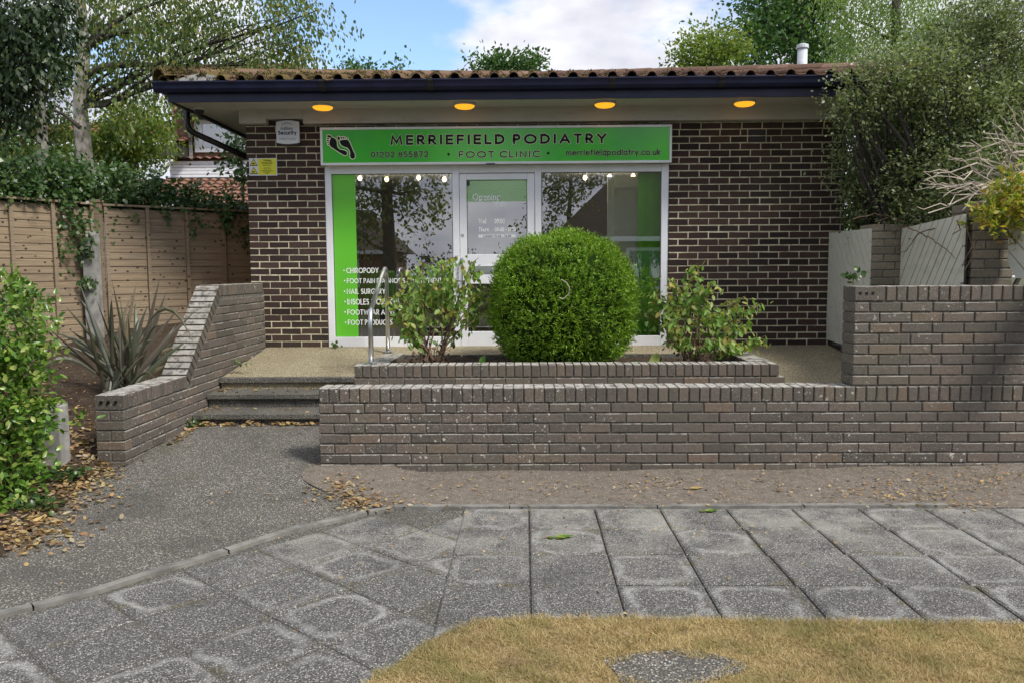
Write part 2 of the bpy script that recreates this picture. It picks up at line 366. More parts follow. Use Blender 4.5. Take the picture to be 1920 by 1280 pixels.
class Bricks:
    def __init__(s, parent, mat, limit=300, name='brick'): s.p = parent; s.mat = mat; s.lim = limit; s.L = []; s.name = name
    def add(s, c, rotz, L, D, H, rotx=0.0): s.L.append((Vector(c), rotz, L, D, H, rotx))
    def course(s, a, along, normal, length, zc, D, start=0.0, BL=.215, BH=.065, J=.010, skip=None):
        """one course from point a along a unit vector; the face lies on the line, depth goes inward"""
        along = Vector(along); normal = Vector(normal); rz = math.atan2(normal.x, -normal.y)
        t = -start
        while t < length - .02:
            t0 = max(t, 0); t1 = min(t + BL, length)
            if t1 - t0 > .03:
                c = Vector(a) + along * ((t0 + t1) / 2) - normal * (D / 2); c.z = zc
                if not (skip and skip(c, t1 - t0)): s.add(c, rz, t1 - t0, D, BH)
            t += BL + J
    def finish(s):
        cp = Vector((0, 0, CAMZ)); s.L.sort(key=lambda q: (q[0] - cp).length)
        G_ = Geo()
        for i, (c, rz, L, D, H, rx) in enumerate(s.L):
            me = brick_mesh(L, D, H, i % 4)
            n = Vector((math.sin(rz), -math.cos(rz), 0)); c2 = c + n * random.uniform(-.0018, .0022) + Vector((0, 0, random.uniform(-.001, .001)))
            rot = (rx, random.uniform(-.004, .004), rz + random.uniform(-.004, .004))
            if i < s.lim:
                if not me.materials: me.materials.append(MAT[s.mat])
                o = bpy.data.objects.new(s.name, me); place(o, c2, s.p); o.rotation_euler = rot
                if me.materials[0] != MAT[s.mat]: o.material_slots[0].link = 'OBJECT'; o.material_slots[0].material = MAT[s.mat]
            else:
                from mathutils import Euler
                mw = Matrix.Translation(c2) @ Euler(rot).to_matrix().to_4x4()
                G_.add([mw @ v.co for v in me.vertices], [tuple(p.vertices) for p in me.polygons])
        if G_.V: setp(G_.build('brick_infill', s.mat, s.p), kind='stuff')
# ---- foliage
def kites(name, P, A, Nn, Ln, Wd, mat, parent=None, org=None, bend=.0, six=False):
    """many leaf faces in one mesh (P base, A axis, Nn normal)"""
    P = np.asarray(P, float); n = len(P); A = np.asarray(A, float); Nn = np.asarray(Nn, float)
    A = A / (np.linalg.norm(A, axis=1, keepdims=True) + 1e-9)
    S = np.cross(A, Nn); S /= (np.linalg.norm(S, axis=1, keepdims=True) + 1e-9); N2 = np.cross(S, A)
    Ln = np.broadcast_to(np.asarray(Ln, float), (n,))[:, None]; Wd = np.broadcast_to(np.asarray(Wd, float), (n,))[:, None]
    if org is None: org = ORG[parent] if parent is not None else Vector((P[:, 0].mean(), P[:, 1].mean(), P[:, 2].min()))
    o3 = np.array(org)
    if six:
        mid = P + A * Ln * .5 - N2 * Wd * .18
        pts = [P, P + A * Ln * .33 + S * Wd * .5, P + A * Ln * .7 + S * Wd * .4, P + A * Ln - N2 * Ln * bend, P + A * Ln * .7 - S * Wd * .4, P + A * Ln * .33 - S * Wd * .5, mid]
        k = 7; tri = np.array([[0, 1, 6], [1, 2, 6], [2, 3, 6], [3, 4, 6], [4, 5, 6], [5, 0, 6]])
    else:
        pts = [P, P + A * Ln * .45 + S * Wd * .5, P + A * Ln - N2 * Ln * bend, P + A * Ln * .45 - S * Wd * .5]; k = 4; tri = np.array([[0, 1, 2, 3]])
    V = np.stack(pts, 1).reshape(-1, 3) - o3
    fl = (np.arange(n)[:, None, None] * k + tri[None]).reshape(-1); c = tri.shape[1]; nf = n * len(tri)
    me = bpy.data.meshes.new(name); me.vertices.add(len(V)); me.vertices.foreach_set('co', V.ravel())
    me.loops.add(len(fl)); me.loops.foreach_set('vertex_index', fl.astype(np.int32))
    me.polygons.add(nf); me.polygons.foreach_set('loop_start', np.arange(nf, dtype=np.int32) * c)
    me.update(calc_edges=True); me.materials.append(MAT[mat])
    return place(bpy.data.objects.new(name, me), org, parent)
def unit(n):
    v = RNG.normal(size=(n, 3)); return v / np.linalg.norm(v, axis=1, keepdims=True)
def clump_leaves(clumps, n, per=12, twig=.25, shell=.55, droop=.2, spread=.05):
    """leaves gathered on short twigs spread through ellipsoids; returns base points, axes, normals"""
    vol = np.array([c[1][0] * c[1][1] * c[1][2] for c in clumps]) ** .75; pr = vol / vol.sum()
    nt_ = max(1, n // per); ids = RNG.choice(len(clumps), nt_, p=pr)
    C = np.array([c[0] for c in clumps])[ids]; Rr = np.array([c[1] for c in clumps])[ids]
    u = unit(nt_); rad = (shell + (1 - shell) * RNG.random((nt_, 1)))
    rad = np.where(RNG.random((nt_, 1)) < .25, RNG.random((nt_, 1)) ** .5, rad) * (1 + .16 * RNG.normal(size=(nt_, 1)))
    T0 = C + u * Rr * rad
    d = u * .8 + unit(nt_) * .7 + np.array([0, 0, -droop]); d /= np.linalg.norm(d, axis=1, keepdims=True)
    s = RNG.random((nt_, per, 1))
    P = T0[:, None] + d[:, None] * s * twig * (.5 + RNG.random((nt_, 1, 1))) + RNG.normal(size=(nt_, per, 3)) * spread
    A = d[:, None] * .5 + RNG.normal(size=(nt_, per, 3)) * .6 + np.array([0, 0, -droop]); Nn = RNG.normal(size=(nt_, per, 3)) * .7 + np.array([0, 0, .9])
    return P.reshape(-1, 3), A.reshape(-1, 3), Nn.reshape(-1, 3)
def crown(name, clumps, n, ll, lw, mat, parent, **k):
    six = k.pop('six', False)
    P, A, Nn = clump_leaves(clumps, n, **k); m_ = len(P)
    return kites(name, P, A, Nn, ll * (.6 + .7 * RNG.random(m_)), lw * (.6 + .7 * RNG.random(m_)), mat, parent, six=six)
def limb(g, a, b, ra, rb, wob=.06, k=5, n=6):
    a, b = Vector(a), Vector(b); L = (b - a).length; pts = []
    for i in range(k + 1):
        t = i / k; p = a.lerp(b, t)
        if 0 < i < k: p = p + Vector((random.uniform(-1, 1), random.uniform(-1, 1), random.uniform(-1, 1))) * wob * L
        pts.append(p)
    g.tube(pts, [ra + (rb - ra) * i / k for i in range(k + 1)], n); return pts
# ---- lettering
def _arc(cx, cy, rx, ry, a0, a1, n=10): return [(cx + rx * math.cos(R(a0 + (a1 - a0) * i / n)), cy + ry * math.sin(R(a0 + (a1 - a0) * i / n))) for i in range(n + 1)]
_O = lambda w: [_arc(w / 2, .5, w / 2, .5, 90, 450, 24)]
GL = {  # letter: (width, strokes), cap height 1, x-height .66
 'A': (.8, [[(0, 0), (.4, 1), (.8, 0)], [(.15, .3), (.65, .3)]]), 'C': (.78, [_arc(.5, .5, .5, .5, 45, 315, 18)]), 'D': (.7, [[(0, 0), (0, 1), (.22, 1)] + _arc(.22, .5, .48, .5, 90, -90, 14) + [(.0, 0)]]),
 'E': (.5, [[(.5, 1), (0, 1), (0, 0), (.5, 0)], [(0, .52), (.46, .52)]]), 'F': (.48, [[(.48, 1), (0, 1), (0, 0)], [(0, .5), (.44, .5)]]), 'G': (.9, [_arc(.5, .5, .5, .5, 45, 340, 18) + [(.97, .42), (.55, .42)]]),
 'H': (.64, [[(0, 0), (0, 1)], [(.64, 0), (.64, 1)], [(0, .52), (.64, .52)]]), 'I': (.04, [[(.02, 0), (.02, 1)]]), 'K': (.6, [[(0, 0), (0, 1)], [(.55, 1), (.03, .47), (.6, 0)]]), 'L': (.44, [[(0, 1), (0, 0), (.44, 0)]]),
 'M': (.94, [[(0, 0), (.12, 1), (.47, .16), (.82, 1), (.94, 0)]]), 'N': (.72, [[(0, 0), (0, 1), (.72, 0), (.72, 1)]]), 'O': (1.0, _O(1.0)), 'P': (.5, [[(0, 0), (0, 1), (.25, 1)] + _arc(.25, .73, .25, .27, 90, -90, 10) + [(0, .46)]]),
 'R': (.54, [[(0, 0), (0, 1), (.25, 1)] + _arc(.25, .73, .25, .27, 90, -90, 10) + [(0, .46)], [(.2, .46), (.54, 0)]]), 'S': (.5, [_arc(.25, .76, .23, .24, 40, 270, 10) + _arc(.25, .26, .25, .26, 90, -140, 10)]),
 'T': (.56, [[(0, 1), (.56, 1)], [(.28, 1), (.28, 0)]]), 'U': (.62, [[(0, 1), (0, .31)] + _arc(.31, .31, .31, .31, 180, 360, 10) + [(.62, 1)]]), 'V': (.76, [[(0, 1), (.38, 0), (.76, 1)]]), 'W': (1.1, [[(0, 1), (.28, 0), (.55, .9), (.82, 0), (1.1, 1)]]),
 'Y': (.68, [[(0, 1), (.34, .48), (.68, 1)], [(.34, .48), (.34, 0)]]), '&': (.72, [[(.70, 0), (.15, .68)] + _arc(.31, .80, .17, .2, 200, -40, 10) + [(.12, .42)] + _arc(.27, .24, .25, .24, 130, 300, 10) + [(.68, .42)]]),
 '0': (.6, [_arc(.3, .5, .3, .5, 90, 450, 20)]), '1': (.25, [[(0, .85), (.2, 1), (.2, 0)]]), '2': (.55, [_arc(.27, .72, .27, .28, 170, -20, 10) + [(.0, 0), (.56, 0)]]), '3': (.5, [_arc(.24, .75, .22, .25, 150, -90, 8) + _arc(.24, .25, .25, .25, 90, -150, 8)]),
 '5': (.52, [[(.48, 1), (.12, 1), (.06, .55)] + _arc(.24, .32, .28, .32, 120, -140, 10)]), '7': (.52, [[(0, 1), (.52, 1), (.14, 0)]]), '8': (.54, [_arc(.27, .76, .22, .24, 90, 450, 14), _arc(.27, .27, .27, .27, 90, 450, 16)]),
 '9': (.54, [_arc(.27, .7, .27, .3, 0, 360, 16), [(.53, .66), (.2, 0)]]), '6': (.54, [_arc(.27, .3, .27, .3, 0, 360, 16), [(.01, .34), (.34, 1)]]),
 '4': (.56, [[(.42, 0), (.42, 1), (0, .27), (.56, .27)]]), ':': (.04, [[(.02, .1), (.02, .18)], [(.02, .55), (.02, .63)]]), '.': (.06, [[(.0, .05), (.06, .05)]]), '-': (.3, [[(0, .4), (.3, .4)]]), ' ': (.3, []),
 'a': (.52, [_arc(.26, .33, .26, .33, 90, 450, 16), [(.52, .66), (.52, 0)]]), 'c': (.46, [_arc(.3, .33, .3, .33, 50, 310, 12)]), 'd': (.52, [_arc(.26, .33, .26, .33, 90, 450, 16), [(.52, 1), (.52, 0)]]), 'e': (.56, [[(.03, .36), (.56, .36)] + _arc(.29, .33, .28, .33, 5, 310, 14)]),
 'f': (.3, [_arc(.26, .86, .14, .14, 80, 180, 5) + [(.12, 0)], [(0, .64), (.3, .64)]]), 'h': (.46, [[(0, 1), (0, 0)], [(0, .4)] + _arc(.23, .42, .23, .24, 180, 0, 8) + [(.46, 0)]]), 'i': (.04, [[(.02, 0), (.02, .66)], [(.02, .84), (.02, .92)]]), 'k': (.44, [[(0, 1), (0, 0)], [(.4, .66), (.02, .32), (.44, 0)]]), 'l': (.04, [[(.02, 0), (.02, 1)]]), 'x': (.5, [[(0, 0), (.5, .66)], [(0, .66), (.5, 0)]]),
 'm': (.8, [[(0, .66), (0, 0)], [(0, .4)] + _arc(.2, .44, .2, .22, 180, 0, 8) + [(.4, 0)], [(.4, .4)] + _arc(.6, .44, .2, .22, 180, 0, 8) + [(.8, 0)]]), 'n': (.46, [[(0, .66), (0, 0)], [(0, .4)] + _arc(.23, .42, .23, .24, 180, 0, 8) + [(.46, 0)]]), 'g': (.52, [_arc(.26, .33, .26, .33, 90, 450, 16), [(.52, .66), (.52, -.1)] + _arc(.27, -.08, .25, .22, 0, -150, 8)]),
 'o': (.6, [_arc(.3, .33, .3, .33, 90, 450, 18)]), 'p': (.52, [_arc(.26, .33, .26, .33, 90, 450, 16), [(0, .66), (0, -.3)]]), 'r': (.26, [[(0, .66), (0, 0)], [(0, .42)] + _arc(.2, .42, .2, .23, 170, 70, 6)]), 's': (.36, [_arc(.18, .5, .16, .16, 40, 270, 8) + _arc(.18, .17, .18, .17, 90, -140, 8)]), 't': (.28, [[(.12, .9), (.12, 0)], [(0, .64), (.28, .64)]]),
 'u': (.46, [[(0, .66), (0, .26)] + _arc(.23, .25, .23, .25, 180, 360, 8) + [(.46, .66)], [(.46, .66), (.46, 0)]]), 'y': (.5, [[(0, .66), (.25, .08)], [(.5, .66), (.16, -.3)]]), 'w': (.7, [[(0, .66), (.18, 0), (.35, .6), (.52, 0), (.7, .66)]])}
def strokes(body, gap):
    x = 0; out = []
    for ch in body:
        w_, st_ = GL[ch]
        for p in st_: out.append([(x + a, b) for a, b in p])
        x += w_ + (gap if ch != ' ' else gap * .3)
    return out, x - gap
def lettering(body, x0, x1, z0, z1, y, mat, parent, spacing=1.0, bold=.16, outline=None, name='lettering', ref=None):
    """words drawn as flat strokes, fitted into a rectangle of a plane facing -Y (z0..z1 is the cap height)"""
    S, W_ = strokes(body, .30 * spacing); sx = (x1 - x0) / W_; sz = z1 - z0; k = [0]
    def put(wd, yy, mt, nm):
        V = []; Fc = []
        for p in S:
            yy_ = yy - .00006 * (k[0] % 5); k[0] += 1
            P = [Vector((x0 + a * sx, 0, z0 + b * sz)) for a, b in p]; n = len(P); closed = (P[0] - P[-1]).length < 1e-5
            hw = wd * sz / 2; o = len(V)
            for i in range(n):
                a = P[i - 1] if i else (P[-2] if closed else None); b = P[i + 1] if i < n - 1 else (P[1] if closed else None)
                t1 = (P[i] - a).normalized() if a else None; t2 = (b - P[i]).normalized() if b else None
                t = (t1 + t2) if (t1 and t2) else (t1 or t2)
                t = t.normalized() if t.length > 1e-3 else t2
                q = Vector((-t.z, 0, t.x)); m_ = 1.0
                if t1 and t2: m_ = min(1.9, 1 / max(.35, abs(q.dot(Vector((-t1.z, 0, t1.x))))))
                c = P[i]
                if not closed and i == 0: c = c - t * hw * .9
                if not closed and i == n - 1: c = c + t * hw * .9
                for sg_ in (1, -1): v = c + q * hw * m_ * sg_; V.append((v.x, yy_, v.z))
            Fc += [(o + 2 * i, o + 2 * i + 1, o + 2 * i + 3, o + 2 * i + 2) for i in range(n - 1)]
        return setp(mesh(nm, V, Fc, mt, parent), kind='stuff')
    o = put(bold, y, mat, name)
    if outline: put(bold + outline, y + .0012, 'cream_print', name + '_outline')
    return o

# ================================================================== THE SETTING
YF, YB, YE = 5.77, 9.04, 8.40
def g0(x, y): return pix(x, y, Z=0.0)
setp(mesh('ground', [(-150, -150, -.08), (150, -150, -.08), (150, 150, -.08), (-150, 150, -.08)], [(0, 1, 2, 3)], 'far_ground'), kind='structure')
def apz(Y): return -.004 if Y < 4.9 else min(.14, -.004 + (Y - 4.9) * .0725)
# aggregate path ramping up to the steps
V = []; ys = [2.2 + i * .1 for i in range(51)]
for y in ys:
    for x in (-6.0, -3.4, -2.6, -1.7, -.6 - .85 * min(1, max(0, (y - 4.9) / .6))): V.append((x, y, apz(y)))
setp(mesh('path', V, [(i * 5 + j, i * 5 + j + 1, i * 5 + j + 6, i * 5 + j + 5) for i in range(50) for j in range(4)], 'aggregate'), kind='structure')
# pavement base with slabs
curb = [g0(-420, 1285), g0(0, 1160), g0(180, 1115), g0(300, 1076), g0(375, 1055), g0(480, 1021), g0(562, 995), g0(640, 978), g0(690, 965), g0(740, 958), Vector((-.3, 4.87, 0)), Vector((1, 4.88, 0)), Vector((2.63, 4.92, 0))]
pv = [(p.x, p.y, 0) for p in curb] + [(6.5, 4.93, 0), (6.5, -3, 0), (-5.5, -3, 0)]
pave = setp(mesh('pavement', pv, [tuple(range(len(pv)))[::-1]], 'step_stone', org=Vector((0, 3, 0))), kind='structure')
SX = .405; slab_me = []
for v in range(5):
    rr = random.Random(v); h = .197; t = .012; V = []
    for z, ins in ((-.03, 0), (t * .55, 0), (t, .007)):
        for sx, sy in ((-1, -1), (1, -1), (1, 1), (-1, 1)): V.append((sx * (h - ins) + rr.uniform(-.003, .003), sy * (h - ins) + rr.uniform(-.003, .003), z))
    Fc = [(8, 9, 10, 11)] + [(k * 4 + j, k * 4 + (j + 1) % 4, (k + 1) * 4 + (j + 1) % 4, (k + 1) * 4 + j) for k in range(2) for j in range(4)]
    me = bpy.data.meshes.new('paving_slab'); me.from_pydata(V, [], Fc); me.materials.append(MAT['slab']); slab_me.append(me)
def slab(x, y, rz, dz, sy=1.0):
    o = bpy.data.objects.new('paving_slab', random.choice(slab_me)); place(o, (x, y, dz), pave)
    o.rotation_euler = (random.uniform(-.006, .006), random.uniform(-.006, .006), rz); o.scale = (1, sy, 1); return o
X0 = .02
for r in range(9):
    y0 = 4.86 - r * SX
    for c in range(-1, 14):
        if y0 - .2 < 1.2: continue
        slab(X0 + SX * (c + .5) + (.012 * r if c > 2 else 0), y0 - SX / 2, 0, .002)
cd = (curb[7] - curb[1]); cd.z = 0; cd.normalize(); cn = Vector((cd.y, -cd.x, 0))
ang = math.atan2(cd.y, cd.x)
for r in range(7):
    for c in range(-5, 9):
        p = curb[1] + cn * (.06 + SX * (r + .5)) + cd * (SX * (c + .42) + (.0 if r % 2 else .0))
        if p.x > -.38 + .12 or p.y < 1.6 or (p.y > 4.6): continue
        slab(p.x, p.y, ang, -.005)
# concrete edging strip between path, soil and slabs
def strip(name, pts, wdt, z0, z1, mat, parent):
    g = Geo(); Vv = []
    n = len(pts)
    for i in range(n):
        t = (pts[min(i + 1, n - 1)] - pts[max(i - 1, 0)]); t.z = 0; t.normalize(); q = Vector((-t.y, t.x, 0))
        a = pts[i]; b = pts[i] + q * wdt
        Vv += [(a.x, a.y, z0), (a.x, a.y, z1), (b.x, b.y, z1), (b.x, b.y, z0)]
    Fc = [(i * 4 + j, i * 4 + j + 1, (i + 1) * 4 + j + 1, (i + 1) * 4 + j) for i in range(n - 1) for j in range(3)]
    return mesh(name, Vv, Fc, mat, parent)
edge = thing('path_edging', None, None, (-.9, 4.8, 0), kind='structure')
def resample(P, step):
    out = [P[0]]; 
    for a, b in zip(P, P[1:]):
        k = max(1, round((b - a).length / step)); out += [a.lerp(b, (i + 1) / k) for i in range(k)]
    return out
cl = resample(curb[:10], .15); 
for i in range(0, len(cl) - 1, 6):
    seg = cl[i:i + 7]
    if len(seg) > 1: strip('edging_strip', [seg[0].lerp(seg[1], .03)] + seg[1:-1] + [seg[-1].lerp(seg[-2], .03)], .055, -.03, .020, 'edging_concrete', edge)
cl = [Vector((x, 4.875 + .012 * (x > 1) + .01 * (x > 2), 0)) for x in [-.83, -.1, .82, 1.73, 2.63]]
for a, b in zip(cl, cl[1:]): strip('edging_strip', [a.lerp(b, .004), b.lerp(a, .004)], .05, -.03, .022, 'edging_concrete', edge)
# soil strip under the front wall
sp = [g0(597, 893), g0(585, 905), g0(592, 922), g0(625, 945), g0(690, 960), g0(745, 955)] + [Vector((-.6, 4.92, 0)), Vector((1, 4.935, 0)), Vector((2.63, 4.97, 0)), Vector((5.5, 4.95, 0)), Vector((5.5, 5.8, 0))]
V = []; nn = 46
def soz(x, y): 
    return .012 + .012 * math.sin(x * 3.1 + y * 5) * math.sin(x * 1.7) + (max(0, x - 1.8) ** 1.3 * .022 * max(0, (y - 4.95) / .85)) + .03 * max(0, (y - 5.3))
V = []; rows = 9
lft = [g0(597, 893), g0(585, 905), g0(592, 922), g0(625, 945), g0(690, 961)]
for i in range(rows):
    t = i / (rows - 1); yb = 4.895 + (5.80 - 4.895) * t
    # left boundary follows the curve where the soil meets the path
    lx = -1.53 if yb > 5.73 else -1.60 + .70 * max(0, (5.60 - yb) / .68) ** 1.7
    for j in range(60):
        x = lx + (5.5 - lx) * (j / 59) ** 1.25; y = yb; V.append((x, y, max(soz(x, y), apz(y) + .006 if x < -.9 else 0) + random.uniform(-.004, .004)))
strip_soil = setp(mesh('soil_bed', V, [(i * 60 + j, i * 60 + j + 1, (i + 1) * 60 + j + 1, (i + 1) * 60 + j) for i in range(rows - 1) for j in range(59)], 'soil_strip', smooth=True), kind='structure')
# planted bed on the left, rising behind the side wall
bpts = [g0(-500, 1330), g0(-200, 1180), g0(0, 1045), g0(70, 985), g0(150, 925), g0(222, 882)]
def bx_at(y):
    P = sorted([(p.y, p.x) for p in bpts])
    if y >= P[-1][0]: return -3.05
    for (a, xa), (b_, xb) in zip(P, P[1:]):
        if a <= y <= b_: return xa + (xb - xa) * (y - a) / (b_ - a)
    return P[0][1]
def bedz(x, y):
    e_ = bx_at(y) - x
    rise = 0 if y < 5.6 else (y - 5.6) * .25 if y < 7 else .35 + (y - 7) * .17
    base = apz(y) if y < 5.75 else .07
    return base + min(.055, e_ * .16 + .006) + min(rise, .78) * min(1, .25 + e_)
V = []; nr = 40; nc = 22
for i in range(nr):
    y = 2.0 + (11.5 - 2.0) * i / (nr - 1); b_ = bx_at(y)
    for j in range(nc):
        x = b_ - (6.5 + b_ + 3) * (j / (nc - 1)) ** 1.6; V.append((x, y, bedz(x, y) + random.uniform(-.01, .012) * (j > 0)))
setp(mesh('planted_bed', V, [(i * nc + j, (i + 1) * nc + j, (i + 1) * nc + j + 1, i * nc + j + 1) for i in range(nr - 1) for j in range(nc - 1)], 'soil_dark', smooth=True), kind='structure')
# terrace
def tz(y): return .636 - .112 * (YB - y)
V = []
for (x0, x1, y0, y1) in ((-2.93, -1.50, 7.62, 9.2), (-1.50, 2.26, 8.62, 9.2), (2.26, 3.6, 5.985, 9.2), (-1.50, 2.26, 5.985, 7.05)):
    V += [(x0, y0, tz(y0)), (x1, y0, tz(y0)), (x1, y1, tz(y1)), (x0, y1, tz(y1))]
    V += [(x0, y0, -.05), (x1, y0, -.05)]
Fc = []
for k in range(4):
    o = k * 6; Fc += [(o, o + 1, o + 2, o + 3), (o, o + 4, o + 5, o + 1)]
terr = setp(mesh('terrace', V, Fc, 'terrace_stone', org=Vector((0, 8, .5))), kind='structure')
# dry lawn
gp = [(560, 1400), (700, 1282), (740, 1258), (790, 1222), (830, 1200), (880, 1180), (930, 1172), (1000, 1168), (1200, 1170), (1400, 1173), (1700, 1177), (2100, 1182)]
gw = [g0(*p) for p in gp]; lawn_poly = [(p.x, p.y) for p in gw] + [(4.5, 3.2), (4.5, .6), (-1.0, .6)]
setp(mesh('lawn', [(x, y, .022) for x, y in lawn_poly], [tuple(range(len(lawn_poly)))[::-1]], 'ground_turf', org=Vector((1, 2.5, 0))), kind='structure')

# ================================================================== FRONT GARDEN WALL
fw = thing('garden_wall', 'weathered grey brick front garden wall, low in the middle and stepped up high', 'wall', (1.2, YF + .1, 0))
XL, XH, XR = -1.51, 2.365, 4.3
box('mortar_core', (XL + .008, YF + .009, -.1), (XR, YF + .206, .63), 'mortar_dark', fw)
box('mortar_core', (XH + .008, YF + .0095, .63), (XR, YF + .2055, 1.34), 'mortar_dark', fw)
B = Bricks(fw, 'brick_grey', 298)
for k in range(8):
    B.course((XL, YF, 0), (1, 0, 0), (0, -1, 0), XR - XL, -.075 + .075 * k + .0375, .215, start=(.1125 if k % 2 else 0))
for k in range(8):
    B.course((XH, YF, 0), (1, 0, 0), (0, -1, 0), XR - XH, .6375 + .075 * k + .0375 + .005, .215, start=(.1125 if k % 2 else .04))
B.finish()
CB = Bricks(fw, 'brick_grey', 250, 'coping_brick')
for k in range(int((XR - XL) / .075)): CB.add((XL + .0375 + k * .075, YF + .1075, .528 + .05475), 0, .065, .219, .1045)
CB.add((XH + .105, YF + .1075, 1.2505 + .0515), 0, .212, .219, .104)
for k in range(int((XR - XH - .22) / .075)): CB.add((XH + .22 + .0375 + k * .075, YF + .1075, 1.2505 + .0515), 0, .065, .219, .104)
CB.finish()
for k in range(3):
    Geo().tube([(XH + .035 + k * .045, YF - .006, 1.305), (XH + .035 + k * .045, YF + .02, 1.305)], .012, 8).build('brick_hole', 'black_plastic', fw)

# ================================================================== LEFT SIDE WALL
LX, LT = -2.95, .215
lw = thing('side_wall', 'grey brick wall beside the steps with a sloping lichen covered top', 'wall', (LX - .1, 7.2, 0))
Y1, Y2 = 6.86, 7.70; ZL, ZH = .592, 1.362
def ltop(y): return ZL if y < Y1 else ZH if y > Y2 else ZL + (ZH - ZL) * (y - Y1) / (Y2 - Y1)
g = Geo(); prof = [(YF + .008, -.1), (YF + .008, ZL - .08), (Y1 + .03, ZL - .08), (Y2 + .06, ZH - .08), (YB, ZH - .08), (YB, -.1)]
V = [(LX - .008, y, z) for y, z in prof] + [(LX - LT + .008, y, z) for y, z in prof]; n = len(prof)
mesh('mortar_core', V, [tuple(range(n)), tuple(range(n, 2 * n))[::-1]] + [(i, i + n, (i + 1) % n + n, (i + 1) % n) for i in range(n)], 'mortar_dark', lw)
B = Bricks(lw, 'brick_grey', 298)
for k in range(18):
    zc = .0295 + .075 * (k - 1) + .0375 - .003
    zt = zc + .0375
    if zt < ZL - .08: ys_ = YF
    else:
        ys_ = Y1 + (zt - (ZL - .115)) / (ZH - ZL) * (Y2 - Y1) + .02
        if zt > ZH - .105: continue
    a0 = ys_
    if ys_ == YF:
        if k % 2: B.add((LX - LT / 2, YF + .05125, zc), 0, .215, .1025, .065); a0 = YF + .1125
        else: B.add((LX - .05125 - .1125, YF + .1075, zc), math.pi / 2, .215, .1025, .065)
    B.course((LX, a0, 0), (0, 1, 0), (1, 0, 0), YB - a0, zc, .1025, start=(.1125 if (k % 2 and ys_ != YF) else 0))
B.finish()
CB = Bricks(lw, 'brick_grey', 200, 'coping_brick')
y = YF + .035
CBz = ZL - .0525
while y < Y1: CB.add((LX - LT / 2, y, CBz), math.pi / 2, .065, .219, .104); y += .075
sl_ = math.atan2(ZH - ZL, Y2 - Y1); Ls = math.hypot(ZH - ZL, Y2 - Y1); t = .05
while t < Ls - .02:
    c = Vector((LX - LT / 2, Y1 + math.cos(sl_) * t + math.sin(sl_) * .0525, ZL + math.sin(sl_) * t - math.cos(sl_) * .0525))
    CB.add(c, 0, .219, .066, .104, rotx=sl_); t += .075
y = Y2 + .07
while y < YB - .03: CB.add((LX - LT / 2, y, ZH - .0525), math.pi / 2, .065, .219, .104); y += .075
CB.finish()
for k in range(3):
    Geo().tube([(LX - .055 - k * .054, YF - .010, ZL - .05), (LX - .055 - k * .054, YF + .02, ZL - .05)], .012, 8).build('brick_hole', 'black_plastic', lw)
# the first coping brick lies flat across the wall end, its three holes showing
# ================================================================== STEPS
st = thing('entrance_steps', 'three dark aggregate steps between side wall and planter', 'steps', (-2.2, 7.2, .1))
for i, (y0, zt) in enumerate(((6.98, .240), (7.31, .368), (7.62, .477))):
    y1 = y0 + .40
    tr = box('tread', (LX + .004, y0 - .03, zt - .05), (-1.36 if i < 2 else -1.505, y1 if i < 2 else y0 + .30, zt + (.0 if i < 2 else .004)), 'step_stone', st, bev=.008)
    n_ = 7
    for k in range(n_):
        w_ = (1.42) / n_; box('riser_brick', (LX + .006 + k * w_ + .004, y0 + .004, zt - .18), (LX + .006 + (k + 1) * w_ - .004, y0 + .12, zt - .053), 'step_stone', st)
    box('riser_core', (LX + .01, y0 + .012, -.05), (-1.40, y0 + .42, zt - .055), 'mortar_dark', st)
# ================================================================== PLANTER
pl = thing('brick_planter', 'long low brick planter with a brick on edge rim in front of the shop', 'planter', (.35, 7.2, .3))
PX0, PX1, PY, PZ = -1.52, 2.245, 7.04, .655
box('mortar_core', (PX0 + .008, PY + .008, 0), (PX1 - .004, PY + .207, PZ - .012), 'mortar_dark', pl)
box('mortar_core', (PX0 + .0085, PY + .2, 0), (PX0 + .2, 8.62, PZ - .07), 'mortar_dark', pl)
box('mortar_core', (PX1 - .2, PY + .2, 0), (PX1 - .0045, 8.62, PZ - .03), 'mortar_dark', pl)
box('back_wall', (PX0 + .19, 8.56, 0), (PX1 - .19, 8.63, tz(8.6) + .002), 'step_stone', pl)
B = Bricks(pl, 'brick_grey', 200)
for k in range(3): B.course((PX0, PY, 0), (1, 0, 0), (0, -1, 0), PX1 - PX0 + .06, PZ - .112 - .075 * k - .0375, .215, start=(.1125 if k % 2 else 0))
B.finish()
CB = Bricks(pl, 'brick_grey', 200, 'coping_brick')
for k in range(int((PX1 - PX0) / .075)): CB.add((PX0 + .0375 + k * .075, PY + .1075, PZ - .0525), 0, .064, .219, .104)
for k in range(18):
    CB.add((PX1 - .1075, PY + .265 + k * .075, PZ - .0525 - .0 * k), math.pi / 2, .064, .215, .104)
    CB.add((PX0 + .1075, PY + .265 + k * .075, PZ - .0525 - .035 - .001 * k), math.pi / 2, .064, .215, .104)
CB.finish()
V = []
for i in range(10):
    for j in range(30): V.append((PX0 + .15 + (PX1 - PX0 - .3) * j / 29, PY + .15 + 1.45 * i / 9, .545 + random.uniform(-.02, .03)))
mesh('soil', V, [(i * 30 + j, i * 30 + j + 1, (i + 1) * 30 + j + 1, (i + 1) * 30 + j) for i in range(9) for j in range(29)], 'soil_dark', pl)
